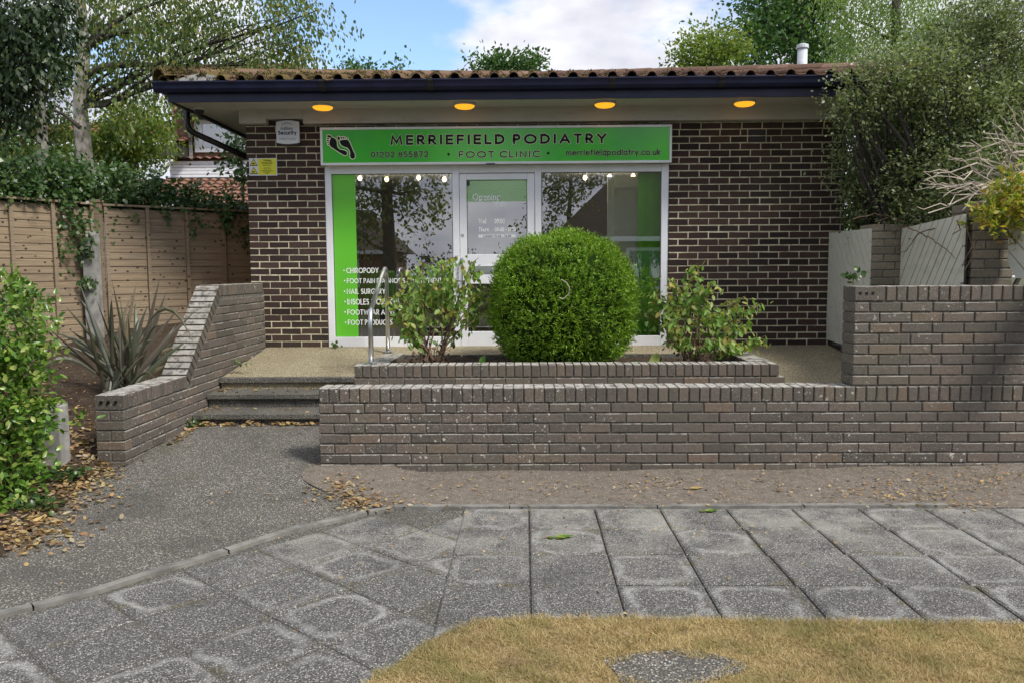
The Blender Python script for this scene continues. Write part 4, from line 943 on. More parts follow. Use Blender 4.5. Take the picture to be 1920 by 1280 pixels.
for i, (x, y) in enumerate(((675, 335), (725, 337), (785, 334), (833, 337), (1097, 334), (1143, 332), (1187, 331))):
    p = pix(x, y, Y=10.1)
    t = thing('ceiling_spotlight', ('lit spotlight bulb inside, next to the green vinyl strip', 'lit spotlight bulb inside the lettered window, second from the green vinyl strip', 'lit spotlight bulb inside the lettered window, third from the green vinyl strip', 'lit spotlight bulb inside the lettered window, next to the door', 'lit spotlight bulb inside the slat blind window, closest to the shop door', 'lit spotlight bulb above the white inner door edge', 'lit spotlight bulb beside the green slat blind')[i], 'lamp', (p.x, p.y, 2.72), 'spotlights inside the shop')
    Geo().tube([(p.x, p.y, 2.72), (p.x, p.y, p.z + .03)], [.03, .03], 10).build('stem', 'steel', t)
    Geo().tube([(p.x, p.y, p.z + .03), (p.x, p.y, p.z + .015), (p.x, p.y, p.z), (p.x, p.y, p.z - .02), (p.x, p.y, p.z - .03)], [.012, .024, .027, .02, .005], 12).build('bulb', 'bulb_warm', t, smooth=True)
    pl_ = bpy.data.lights.new('spot_bulb', 'POINT'); pl_.energy = 2.2; pl_.color = (1, .86, .66); pl_.shadow_soft_size = .05; lo = bpy.data.objects.new('bulb_light', pl_); place(lo, (p.x, p.y, p.z - .06), t)
def chair(label, x, y, rz):
    t = thing('waiting_chair', label, 'chair', (0, 0, 0), 'green chairs inside the shop')
    b = box('seat', (-.25, -.24, .40), (.25, .24, .47), 'chair_green', t); md = b.modifiers.new('b', 'BEVEL'); md.width = .03; md.segments = 3
    b = box('backrest', (-.25, .19, .50), (.25, .25, .88), 'chair_green', t); md = b.modifiers.new('b', 'BEVEL'); md.width = .028; md.segments = 3
    for sx in (-1, 1):
        for sy in (-1, 1): Geo().tube([(sx * .20, sy * .19, .40), (sx * .235, sy * .225, .0)], [.022, .015], 8).build('leg', 'chair_wood', t)
        Geo().tube([(sx * .22, .21, .42), (sx * .22, .22, .55)], .014, 6).build('back_support', 'chair_wood', t)
    t.location = (x, y, .616); t.rotation_euler = (0, 0, rz); return t
p = pix(722, 560, Y=10.0); chair('green upholstered waiting chair with wooden legs behind the window lettering', p.x, 10.0, math.pi - .3)
p = pix(800, 560, Y=10.5); chair('green upholstered chair further inside behind the leafy shrub', p.x, 10.5, math.pi + .5)

# ================================================================== RIGHT HAND SCREEN: piers and boarded panels
def clip(poly, n, d):
    o = []
    for i in range(len(poly)):
        a, b = poly[i], poly[(i + 1) % len(poly)]; da = a[0] * n[0] + a[1] * n[1] - d; db = b[0] * n[0] + b[1] * n[1] - d
        if da <= 0: o.append(a)
        if da * db < 0: t = da / (da - db); o.append((a[0] + (b[0] - a[0]) * t, a[1] + (b[1] - a[1]) * t))
    return o
def boarded(label, P0, P1, outline, angle, bw=.105, gap=.011):
    """panel from plan point P0 to P1; outline in (u, z); diagonal boards clipped to it"""
    P0, P1 = Vector((*P0, 0)), Vector((*P1, 0)); al = (P1 - P0).normalized(); nrm = Vector((al.y, -al.x, 0))
    if nrm.x > 0: nrm = -nrm
    t = thing('boarded_panel', label, 'panel', ((P0.x + P1.x) / 2, (P0.y + P1.y) / 2, min(z for u, z in outline)), 'pale boarded screen panels')
    q = (math.cos(angle), math.sin(angle)); pn = (-q[1], q[0]); ds = [u * pn[0] + z * pn[1] for u, z in outline]
    k = min(ds)
    while k < max(ds):
        w_ = bw * random.uniform(.9, 1.1)
        pl_ = clip(clip(outline, pn, k + w_ - gap), (-pn[0], -pn[1]), -k); k += w_
        if len(pl_) < 3: continue
        off = random.uniform(.0, .004); n = len(pl_)
        V = [P0 + al * u + nrm * (.02 + off) + Vector((0, 0, z)) for u, z in pl_] + [P0 + al * u + Vector((0, 0, z)) for u, z in pl_]
        mesh('board', V, [tuple(range(n)), tuple(range(n, 2 * n))[::-1]] + [(i, i + n, (i + 1) % n + n, (i + 1) % n) for i in range(n)], 'grey_board', t)
    V = [P0 + al * u - nrm * .004 + Vector((0, 0, z)) for u, z in outline]; V2 = [v - nrm * .012 for v in V]; n = len(V)
    mesh('backing', V + V2, [tuple(range(n)), tuple(range(n, 2 * n))[::-1]] + [(i, i + n, (i + 1) % n + n, (i + 1) % n) for i in range(n)], 'bark_dark', t); return t
boarded('narrow pale boarded panel against the shop corner, boards sloping down to the left pier', (3.41, 9.02), (3.41, 7.96), [(0, .70), (1.06, .66), (1.06, 1.875), (0, 1.885)], -.95)
boarded('pale boarded panel between two brick piers with boards slanting up', (3.69, 7.90), (3.49, 6.43), [(0, .9), (1.483, .9), (1.483, 1.905), (0, 1.87)], .78)
boarded('pale boarded panel with a cut lower corner above the high brick wall', (3.83, 6.40), (4.0, 5.1), [(.0, 1.52), (.10, 1.40), (1.3, 1.40), (1.3, 1.86), (0, 1.86)], -.7)
pz_ = thing('brick_plinth', 'dark brick plinth under the narrow boarded panel', 'plinth', (3.45, 8.4, .5))
box('mortar_core', (3.43, 7.98, .4), (3.55, 9.03, .655), 'mortar_dark', pz_)
B = Bricks(pz_, 'brick_dark', 60)
for k in range(13): B.add((3.478, 9.02 - .04 - k * .075, .60), -math.pi / 2, .065, .10, .102)
B.finish()
def pier(label, x0, y0, w_, d_, ztop):
    t = thing('brick_pier', label, 'pier', (x0 + w_ / 2, y0 + d_ / 2, .3), 'brick piers of the screen')
    box('mortar_core', (x0 + .006, y0 + .006, .3), (x0 + w_ - .006, y0 + d_ - .006, ztop - .03), 'mortar_dark', t)
    B = Bricks(t, 'brick_olive', 200); k = 0
    z = ztop
    while z > .55:
        zc = z - .0375; hb = .1025
        if k % 2: B.add((x0 + .1075, y0 + d_ / 2, zc), 0, .215, d_, .065); B.add((x0 + .2775, y0 + d_ / 2, zc), 0, w_ - .225, d_, .065)
        else: B.add((x0 + .05125, y0 + d_ / 2, zc), 0, hb, d_, .065); B.add((x0 + .22, y0 + d_ / 2, zc), 0, w_ - .1125, d_, .065)
        z -= .075; k += 1
    B.finish()
pier('olive brown brick pier between the two boarded panels, nearer the shop', 3.41, 7.93, .3275, .3275, 1.92)
pier('olive brown brick pier with vine stems behind the high garden wall', 3.55, 6.44, .3275, .3275, 2.0)

# ================================================================== LEFT FENCE
FA, FB, FC = Vector((-4.76, 8.94, 0)), Vector((-3.455, 10.118, 0)), Vector((-5.23, 7.99, 0)); ZT = 2.235; ZB_ = .62
def fence_panel(label, P0, P1, nb):
    al = P1 - P0; Ln = al.length; al.normalize(); nrm = Vector((al.y, -al.x, 0)); mid = (P0 + P1) / 2
    if nrm.dot(-mid) < 0: nrm = -nrm
    t = thing('timber_fence', label, 'fence', (mid.x, mid.y, ZB_), 'lapped fence panels'); z = ZB_
    tilt = .1
    while z < ZT - .05:
        up = Vector((0, 0, 1)) * .046 - nrm * .0045
        Geo().obox(mid + Vector((0, 0, z + .042)) + nrm * random.uniform(-.002, .002), al * (Ln / 2 - .02), nrm * .005, up).build('board', 'fence_wood', t); z += .079
    for i in range(nb + 1):
        c = P0 + al * (.03 + (Ln - .06) * i / nb); Geo().obox(c + nrm * .024 + Vector((0, 0, (ZB_ + ZT) / 2)), al * .019, nrm * .012, Vector((0, 0, (ZT - ZB_) / 2))).build('batten', 'fence_wood', t)
    Geo().obox(mid + Vector((0, 0, ZT + .012)) + nrm * .01, al * (Ln / 2), nrm * .04, Vector((0, 0, .011))).build('cap_rail', 'fence_wood', t)
dl = (FC - FA).normalized()
dB = (FB - FA).normalized()
fence_panel('weathered lapped fence panel next to the shop, warm brown at its shaded end', FA + dB * .05, FA + dB * 1.88, 4)
fence_panel('greyer lapped fence panel half hidden by ivy and the glossy bush', FA + dl * .06, FA + dl * 1.89, 4)
po = thing('fence_post', 'timber fence post with ivy between the two panels', 'post', (FA.x, FA.y, .6)); Geo().obox(FA + Vector((0, 0, 1.45)), Vector((.045, 0, 0)), Vector((0, .045, 0)), Vector((0, 0, .82))).build('shaft', 'fence_wood', po); Geo().obox(FA + Vector((0, 0, 2.285)), Vector((.055, 0, 0)), Vector((0, .055, 0)), Vector((0, 0, .014))).build('cap', 'fence_wood', po)
c = pix(178, 600, Y=8.72); spu = thing('concrete_spur', 'pale concrete repair spur bolted in front of the fence post', 'post', (c.x, 8.72, .7))
cz = pix(178, 433, Y=8.72).z; hx = .068
mesh('shaft', [(c.x - hx, 8.66, .6), (c.x + hx, 8.66, .6), (c.x + hx, 8.78, .6), (c.x - hx, 8.78, .6), (c.x - hx, 8.66, cz - .06), (c.x + hx, 8.66, cz - .06), (c.x + hx, 8.78, cz), (c.x - hx, 8.78, cz)], [(0, 3, 2, 1), (4, 5, 6, 7), (0, 1, 5, 4), (1, 2, 6, 5), (2, 3, 7, 6), (3, 0, 4, 7)], 'concrete_grey', spu)
for z in (1.3, 1.75): Geo().tube([(c.x, 8.64, z), (c.x, 8.67, z)], .014, 6).build('bolt', 'bark_dark', spu)
c = pix(103, 880, Y=5.62); stb = thing('concrete_stub', 'short worn concrete stub post between glossy bush and side wall', 'post', (c.x, 5.66, -.02))
zt = pix(103, 759, Y=5.62).z
g = Geo().box((c.x - .068, 5.60, -.05), (c.x + .068, 5.72, zt)); o = g.build('shaft', 'concrete_grey', stb); md = o.modifiers.new('b', 'BEVEL'); md.width = .012; md.segments = 2
box('cap_edge', (c.x - .062, 5.605, zt - .002), (c.x + .062, 5.715, zt + .006), 'concrete_grey', stb)

# ================================================================== PLANTS IN THE PLANTER
def tree_thing(name, label, cat, base, group=None): return thing(name, label, cat, base, group)
bc = Vector((pix(1056, 560, Y=7.80).x, 7.80, 1.17)); br = np.array((.675, .62, .645))
bb = tree_thing('clipped_bush', 'round clipped bright green evergreen bush in the planter before the door', 'bush', (bc.x, bc.y, .55))
def ball_r(u):   # slightly squared, flattened ball
    sc_ = 1.0 / (np.abs(u) ** 2.5).sum(1) ** (1 / 2.5); return sc_[:, None]
nu = 9000; u = unit(nu); u = u[u[:, 2] > -.93]; nu = len(u)
lump = 1 + .028 * np.sin(u[:, :1] * 9 + 1) * np.sin(u[:, 2:] * 8) + .022 * np.sin(u[:, 1:2] * 17 + u[:, 2:] * 13) + .02 * RNG.normal(size=(nu, 1))
S0 = np.array(bc) + u * ball_r(u) * br * lump * .985
d = u * .75 + np.array([0, 0, .45]) + unit(nu) * .45; d /= np.linalg.norm(d, axis=1, keepdims=True)
per = 9; s = RNG.random((nu, per, 1)); ln = .075 * (.6 + .7 * RNG.random((nu, 1, 1)))
P = S0[:, None] - d[:, None] * .03 + d[:, None] * s * ln; side = RNG.normal(size=(nu, per, 3)); A = d[:, None] * .8 + side * .55
kites('foliage', P.reshape(-1, 3), A.reshape(-1, 3), (RNG.normal(size=(nu * per, 3)) + np.array([0, 0, .5])), .030 * (.7 + .6 * RNG.random(nu * per)), .0085, 'leaf_ball', bb)
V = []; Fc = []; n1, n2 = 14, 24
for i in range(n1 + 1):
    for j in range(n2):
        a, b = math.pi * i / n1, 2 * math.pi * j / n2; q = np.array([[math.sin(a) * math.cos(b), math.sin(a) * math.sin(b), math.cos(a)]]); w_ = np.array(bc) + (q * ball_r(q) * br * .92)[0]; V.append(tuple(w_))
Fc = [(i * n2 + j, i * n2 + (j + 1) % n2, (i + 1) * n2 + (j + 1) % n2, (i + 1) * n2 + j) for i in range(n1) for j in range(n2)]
mesh('light_block_core', V, Fc, 'inner_dark', bb)  # dark solid core added inside the leaves to block light
Geo().tube([(bc.x, bc.y, .5), (bc.x, bc.y, .8)], .05, 8).build('stem', 'bark_brown', bb)
pts = [pix(x, y, Y=bc.y - .66) for x, y in ((1052, 524), (1062, 530), (1068, 540), (1066, 552), (1056, 561), (1048, 558))]; Geo().tube(pts, .004, 5).build('dead_stem', 'dead_twig', bb)
def leafy_shrub(label, bx_, yy, tips, nl, seed, nm='deciduous_shrub'):
    random.seed(seed); base = pix(bx_, 672, Y=yy); base.z = .55
    t = tree_thing(nm, label, 'shrub', tuple(base), 'leafy shrubs in the planter'); g = Geo(); LP = []; LA = []
    for (x, y) in tips:
        e_ = pix(x, y, Y=yy + random.uniform(-.3, .25)); b0 = base + Vector((random.uniform(-.12, .12), random.uniform(-.08, .08), 0))
        midp = b0.lerp(e_, .55) + Vector((random.uniform(-.06, .06), random.uniform(-.06, .06), .10)); pts = arc3(b0, midp, e_, 8); g.tube(pts, [.011 - .0009 * i for i in range(9)], 5)
        for k in range(int(nl / len(tips))):
            q = random.random() ** .6; i = min(7, int((.35 + .65 * q) * 8)); p = pts[i].lerp(pts[i + 1], random.random())
            tw = Vector((random.uniform(-1, 1), random.uniform(-1, 1), random.uniform(-.3, .5))) * .16 * random.random() ** .7
            if k % 5 == 0: g.tube([p, p + tw], [.004, .002], 4, cap=False)
            LP.append(p + tw * random.uniform(.6, 1.1)); LA.append((random.gauss(0, .55), random.gauss(0, .55), -.75 + random.gauss(0, .35)))
    for k in range(14):
        a_ = random.uniform(0, 6.28); h = random.uniform(.1, .35); g.tube([base, base + Vector((math.cos(a_) * .08, math.sin(a_) * .08, h * .6)), base + Vector((math.cos(a_) * random.uniform(.1, .28), math.sin(a_) * .15, h))], [.007, .005, .003], 4)
    g.build('stems', 'bark_brown', t); n = len(LP)
    kites('leaves', [tuple(p) for p in LP], LA, RNG.normal(size=(n, 3)) + np.array([0, -.5, .8]), .072 * (.6 + .6 * RNG.random(n)), .036 * (.7 + .5 * RNG.random(n)), 'leaf_shrub', t, six=True, bend=.12)
    n = 60; P = np.array(base) + RNG.normal(size=(n, 3)) * np.array([.17, .1, .08]) + np.array([0, -.05, .14]); kites('dead_leaves', P, RNG.normal(size=(n, 3)) - np.array([0, 0, .6]), RNG.normal(size=(n, 3)), .05, .026, 'leaf_brown', t, six=True)
    return t
leafy_shrub('leafy shrub with thin brown stems in the planter beside the handrail', 812, 7.62, [(748, 545), (765, 508), (792, 490), (830, 488), (855, 482), (890, 505), (905, 545), (900, 590), (745, 590), (760, 620), (800, 530), (840, 540), (870, 560), (780, 575), (730, 560), (885, 490)], 1050, 3)
leafy_shrub('leafy drooping shrub with brown stems at the far end of the planter', 1300, 7.62, [(1222, 548), (1215, 590), (1262, 520), (1305, 495), (1335, 530), (1380, 562), (1420, 570), (1400, 610), (1425, 640), (1260, 600), (1290, 560), (1340, 590), (1360, 640), (1310, 540), (1240, 560), (1270, 640), (1390, 650)], 1150, 5)
# low weeds and big leaves on the planter soil
for i, (x, y, s_, lb) in enumerate(((1040 - 140, 672, 1.0, 'broad green leaf lying on the planter soil beside the round bush'), (1225, 668, 1.3, 'long green leaves of a low plant between round bush and shrub'))):
    p = pix(x, y, Y=7.4); p.z = .585; n = 3 + 4 * i; a_ = np.linspace(-.4, 3.4, n)
    t = thing('low_plant', lb, 'plant', (p.x, p.y, .55)); kites('leaf', np.tile(np.array(p), (n, 1)), np.stack([np.cos(a_), np.sin(a_) * .4 - .2, .15 + .1 * RNG.random(n)], 1), np.tile((0, 0, 1.0), (n, 1)), .17 * s_, .075 * s_, 'leaf_hedge', t, six=True, bend=.15)
    Geo().tube([(p.x, p.y, .53), (p.x, p.y, .59)], .01, 5).build('stem', 'bark_brown', t)
# ================================================================== LEFT BED PLANTS
hb = tree_thing('glossy_bush', 'rounded glossy green broadleaf bush beside the path', 'bush', (-3.35, 5.1, 0))
HC = [(pix(x - 22, y, Y=Y_), r_) for x, y, Y_, r_ in ((-30, 610, 5.3, (.42, .40, .36)), (20, 590, 5.3, (.20, .22, .22)), (-40, 760, 5.1, (.46, .42, .38)), (25, 720, 5.15, (.26, .26, .32)), (-20, 880, 4.95, (.32, .36, .30)), (45, 800, 5.1, (.16, .18, .22)), (-5, 930, 4.85, (.18, .2, .16)), (-150, 760, 5.2, (.5, .5, .7)))]
HC = [(tuple(p), r_) for p, r_ in HC]
P, A, Nn = clump_leaves(HC, 12500, per=9, twig=.12, shell=.8, droop=.0, spread=.02)
kites('leaves', P, A + np.array([.1, -.3, .1]), Nn + np.array([.2, -.8, .3]), .058 * (.6 + .6 * RNG.random(len(P))), .030 * (.7 + .5 * RNG.random(len(P))), 'leaf_hedge', hb, six=True, bend=.05)
g = Geo()
for p, r_ in HC: limb(g, (-3.4, 5.15, -.02), p, .025, .008, .05)
g.build('stems', 'bark_brown', hb)
fx = tree_thing('flax_plant', 'spiky flax clump of long olive and bronze blades behind the side wall', 'plant', (-3.55, 6.85, .45))
fb = Vector((-3.50, 6.85, .47))
def blade(t, base, tip, w_, sag, droop=0.0):
    base, tip = Vector(base), Vector(tip); n = 8; V = []; d_ = (tip - base); sd_ = d_.cross(Vector((random.uniform(-.5, .5), -1, .2))).normalized(); nn_ = sd_.cross(d_.normalized())
    for i in range(n + 1):
        q = i / n; c = base + d_ * q + Vector((0, 0, sag * math.sin(math.pi * q))) - Vector((0, 0, droop * max(0, q - .6) ** 2)); ww = w_ * (.55 + .9 * q if q < .4 else .91 * (1 - ((q - .4) / .6) ** 1.7) + .02)
        V += [c - sd_ * ww / 2, c + nn_ * ww * .22, c + sd_ * ww / 2]
    return mesh('blade', V, [(i * 3 + j, i * 3 + j + 1, i * 3 + j + 4, i * 3 + j + 3) for i in range(n) for j in range(2)], 'flax', t)
tips = [(148, 528), (210, 527), (256, 530), (312, 547), (298, 573), (344, 568), (366, 583), (123, 575), (225, 560), (270, 585), (180, 560), (95, 620), (330, 610), (350, 640), (300, 520), (285, 610), (240, 590), (160, 590), (135, 640), (110, 655), (320, 660), (340, 700), (200, 600), (250, 640)]
for x, y in tips: blade(fx, fb + Vector((random.uniform(-.13, .13), random.uniform(-.12, .12), 0)), pix(x, y, Y=6.85 + random.uniform(-.45, .35)), random.uniform(.035, .052), random.uniform(-.02, .05))
for i in range(34):
    a_ = random.uniform(0, 6.28); e_ = random.uniform(.25, 1.35); L = random.uniform(.5, .95)
    blade(fx, fb + Vector((random.uniform(-.14, .14), random.uniform(-.12, .12), 0)), fb + Vector((math.cos(a_) * math.cos(e_), math.sin(a_) * math.cos(e_), math.sin(e_))) * L, random.uniform(.03, .05), random.uniform(.0, .12), random.uniform(0, .8))
blade(fx, pix(230, 690, Y=6.6), pix(228, 716, Y=6.0), .05, .32); blade(fx, pix(260, 640, Y=6.7), pix(372, 645, Y=6.3), .045, .28, .5); blade(fx, pix(180, 700, Y=6.5), pix(60, 700, Y=6.2), .05, .12, .3)
# ivy along the fence top
iv = tree_thing('ivy_hedge', 'dense dark ivy growing over the top of the timber fence', 'ivy', (-4.4, 9.2, .62))
IC = []
for P0, P1, k in ((FA + dl * 2.2, FA, 7), (FA, FB + dB * .3, 7)):
    for i in range(k):
        q = P0.lerp(P1, (i + .5) / k); q = q + Vector((q.x, q.y, 0)).normalized() * .25; IC.append(((q.x + random.uniform(-.1, .1), q.y, ZT + .24 + random.uniform(-.05, .08) - (.44 if P0 == FA else 0) * (i + .6) / k), (.34, .30, .27)))
IC += [((c[0] * 1.02, c[1] * 1.02, max(c[2] - .20, ZT - .08)), (.33, .16, .13)) for c, r_ in IC]
P, A, Nn = clump_leaves(IC, 22000, per=10, twig=.15, shell=.6, droop=.3, spread=.03)
kites('leaves', P, A, Nn + np.array([.1, -.7, .2]), .065 * (.6 + .6 * RNG.random(len(P))), .045 * (.7 + .5 * RNG.random(len(P))), 'leaf_ivy', iv, six=False)
SP = []
for (x, y, r_, n) in ((70, 450, 14, 60), (62, 480, 20, 60), (160, 470, 9, 45), (165, 530, 8, 40), (60, 420, 12, 40), (120, 400, 40, 260), (150, 420, 12, 80), (62, 505, 8, 20), (125, 465, 6, 12)):
    for i in range(n):
        q = pix(x + random.gauss(0, r_), y + random.gauss(0, r_), Y=8.5 if x < 140 else 8.62); SP.append(tuple(q))
    
n = len(SP); kites('trailing_leaves', SP, RNG.normal(size=(n, 3)) * .5 + np.array([0, 0, -.8]), RNG.normal(size=(n, 3)) * .3 + np.array([.3, -1, .2]), .05, .04, 'leaf_ivy', iv)
g = Geo()
for p, r_ in IC[::2]: limb(g, (p[0] - .1, p[1] + .15, -.05), p, .03, .012, .03)
g.build('stems', 'bark_dark', iv)
random.seed(21)
def pc(L, Yj=0.0):
    """clumps from (px, py, rx px, ry px, depth)"""
    o = []
    for x, y, rx, ry, Y_ in L:
        s_ = Y_ / F; o.append((tuple(pix(x, y, Y=Y_)), (rx * s_, max(rx, ry) * s_ * .8, ry * s_)))
    return o
def make_tree(name, label, cat, trunk, clumps, n, ll, lw, mat, bark, tr, group=None, per=12, twig=.4, droop=.3, spread=.08, shell=.45, limbs=True, six=False):
    """trunk: list of world points from the ground up"""
    t = thing(name, label, cat, tuple(trunk[0]), group); g = Geo(); k = len(trunk)
    g.tube(trunk, [tr * (1 - .55 * i / max(1, k - 1)) for i in range(k)], 10); g.build('trunk', bark, t, smooth=True)
    if limbs:
        g = Geo()
        for c, r_ in clumps:
            c = Vector(c); a = min(trunk[1:], key=lambda p: abs(p.z - c.z + .7)); pts = limb(g, a, c, tr * .26, tr * .05, .05)
            for q in range(4):
                e_ = c + Vector([random.uniform(-1, 1) * v * .9 for v in r_]); limb(g, pts[3], e_, tr * .08, tr * .02, .06, 3, 5)
        g.build('branches', 'bark_dark', t)
    crown('crown', clumps, n, ll, lw, mat, t, per=per, twig=twig, droop=droop, spread=spread, shell=shell, six=six); return t
def tp_(pts, Y_): return [pix(x, y, Y=Y_) for x, y in pts]
def ground_pt(p): return Vector((p.x, p.y, -.08))
# ---- left background trees
tr_ = tp_([(160, 310), (150, 200), (158, 90), (150, 0), (150, -150)], 13.0)
make_tree('birch_tree', 'silver barked birch with airy hanging foliage behind the fence', 'tree', [ground_pt(tr_[0])] + tr_, pc([(330, 40, 110, 70, 12.6), (440, 70, 80, 60, 12.2), (520, 40, 70, 70, 12), (575, 80, 35, 45, 11.8), (250, 90, 80, 50, 12.8), (300, 130, 60, 25, 12), (400, 20, 90, 40, 13), (200, 30, 70, 50, 13.4), (220, 160, 40, 40, 13), (200, -60, 160, 60, 13), (450, -50, 150, 50, 12.5), (595, 20, 25, 40, 11.8), (480, 100, 60, 25, 11.8)]), 17000, .072, .042, 'leaf_birch', 'bark_birch', .145, per=22, twig=1.0, droop=1.7, spread=.075, shell=.2)
tr_ = tp_([(82, 310), (78, 220), (72, 120), (60, 20)], 14.5)
make_tree('birch_tree', 'thinner pale trunked birch beside the silver birch', 'tree', [ground_pt(tr_[0])] + tr_, pc([(90, 120, 50, 40, 14.5), (40, 200, 45, 35, 14.5), (110, 230, 40, 30, 15), (20, 250, 40, 25, 15)]), 4500, .08, .045, 'leaf_birch', 'bark_birch', .115, twig=.45, droop=.6)
tr_ = tp_([(-40, 320), (-30, 200), (-20, 60), (0, -80)], 10.2)
make_tree('dark_tree', 'dark heavy leaved tree overhanging the ivy covered fence', 'tree', [ground_pt(tr_[0])] + tr_, pc([(10, 40, 62, 50, 10), (60, 25, 45, 45, 9.8), (25, 110, 45, 40, 9.8), (0, 150, 40, 45, 10), (65, 95, 25, 25, 9.7), (12, 205, 28, 22, 9.8), (100, 5, 25, 28, 9.8)]), 6500, .085, .045, 'leaf_dark', 'bark_dark', .12, twig=.45, droop=.8, shell=.3)
for (lb, L, Y_, n, m_) in (('yellow green tree filling the gap behind the birch trunks', [(250, 250, 60, 50, 16), (200, 280, 50, 35, 16), (262, 215, 40, 30, 15.5), (130, 270, 40, 35, 16)], 16, 7500, 'leaf_yellowgreen'), ('low green tree behind the ivy hedge, left of the pale trunks', [(30, 280, 60, 30, 17), (-40, 260, 60, 50, 17), (90, 290, 40, 20, 17)], 17, 3600, 'leaf_birch')):
    b0 = pix(L[0][0], 320, Y=Y_); make_tree('small_tree', lb, 'tree', [ground_pt(b0), b0, pix(L[0][0], 260, Y=Y_)], pc(L), n, .085, .055, m_, 'bark_dark', .07, twig=.4, droop=.5)
b0 = pix(455, 340, Y=13); make_tree('small_tree', 'slender leafy sapling against the neighbouring house by the downpipe', 'tree', [ground_pt(b0), b0, pix(452, 280, Y=13)], pc([(450, 300, 14, 34, 13), (445, 250, 12, 18, 13)]), 700, .08, .05, 'leaf_ivy', 'bark_dark', .03, twig=.25)
g = Geo(); bt = [o for o in bpy.data.objects if o.name == 'birch_tree'][0]
g.tube(tp_([(163, 140), (185, 130), (215, 124), (260, 121), (300, 124), (330, 128), (360, 140)], 12.6), [.06, .055, .05, .042, .035, .028, .02], 8); g.tube(tp_([(160, 95), (185, 70), (215, 45), (250, 20)], 12.6), [.05, .045, .035, .025], 7); g.tube(tp_([(150, 240), (120, 215), (95, 205)], 12.8), [.04, .03, .02], 6)
g.build('bough', 'bark_dark', bt)
# ---- neighbouring house
HY = 22.0
nh = thing('neighbour_house', 'neighbouring house with tiled roofs, white cladding and an upper window behind the fence', 'house', (-8.5, HY + 2, -.08))
def pr4(x0, y0, x1, y1, Y_): a = pix(x0, y1, Y=Y_); b = pix(x1, y0, Y=Y_); return a.x, b.x, a.z, b.z
def tiled(name, x0, x1, y0, z0, y1, z1, parent, mat='house_tile', tw=.24, th=.28):
    """pitched sheet of real overlapping tile rows"""
    Ls = math.hypot(y1 - y0, z1 - z0); nr = max(2, int(Ls / th)); nc = max(4, int((x1 - x0) / (tw / 4))); V = []; up = Vector((0, -(z1 - z0), (y1 - y0))).normalized()
    up = up if up.z > 0 else -up
    for r in range(nr):
        for e_, lift in ((0, .05), (1, .0)):
            t = (r + e_) / nr
            for c in range(nc + 1):
                V.append(Vector((x0 + (x1 - x0) * c / nc, y0 + (y1 - y0) * t, z0 + (z1 - z0) * t)) + up * (lift + .025 * math.sin(c * math.pi / 2)))
    Fc = []
    for r in range(2 * nr - 1):
        for c in range(nc): Fc.append((r * (nc + 1) + c, r * (nc + 1) + c + 1, (r + 1) * (nc + 1) + c + 1, (r + 1) * (nc + 1) + c))
    return mesh(name, V, Fc, mat, parent)
x0, x1, z0, z1 = pr4(320, 301, 560, 334, HY); nb_ = 5
for k in range(nb_): box('cladding_board', (x0, HY - .02 - .008 * (k % 2), z0 + (z1 - z0) * k / nb_ + .008), (x1, HY + .08, z0 + (z1 - z0) * (k + 1) / nb_ - .004), 'cladding_white', nh)
box('wall', (x0 + .05, HY + .1, -.08), (x1, HY + 6, z1 + 2.6), 'house_brick', nh)
xa, xb, za, zb = pr4(200, 333, 560, 380, HY - 1); tiled('lower_roof', x0 - 1.5, x1, HY - 2.2, za - .2, HY - .03, z0 - .03, nh)
box('eaves_board', (x0 - .1, HY - .08, z0 - .12), (x1, HY + .1, z0), 'dark_eave', nh)
xa, xb, za, zb = pr4(320, 293, 440, 301, HY); tiled('upper_ledge', x0, x1, HY - .15, z1 + .02, HY + .35, z1 + .22, nh)
xa, xb, za, zb = pr4(374, 228, 480, 289, HY + .3); wd = box('window', (xa, HY + .0, za), (xb, HY + .12, zb), 'cladding_white', nh)
box('pane', (xa + .25, HY - .012, za + .12), (xb, HY + .0, zb - .12), 'window_glass', wd); box('mullion', (xa + .16, HY - .02, za + .08), (xa + .22, HY - .001, zb - .1), 'upvc_white', wd)
box('drainpipe', (xa - .12, HY - .1, za - .2), (xa - .05, HY - .03, zb), 'concrete_grey', nh)
xa2, xb2, za2, zb2 = pr4(240, 246, 376, 275, HY); tiled('roof', xa2 - 3, xa - .02, HY - .6, za2, HY + 1.6, zb2 + .5, nh); box('roof_eaves', (xa2 - 3, HY - .55, za2 - .35), (xa - .15, HY + .05, za2 - .06), 'dark_eave', nh)
tiled('roof', xa - .4, x1 + .5, HY - .6, zb + .15, HY + 2.5, zb + 1.3, nh); box('roof_eaves', (xa - .3, HY - .55, zb + .02), (x1 + .3, HY + .05, zb + .14), 'dark_eave', nh)
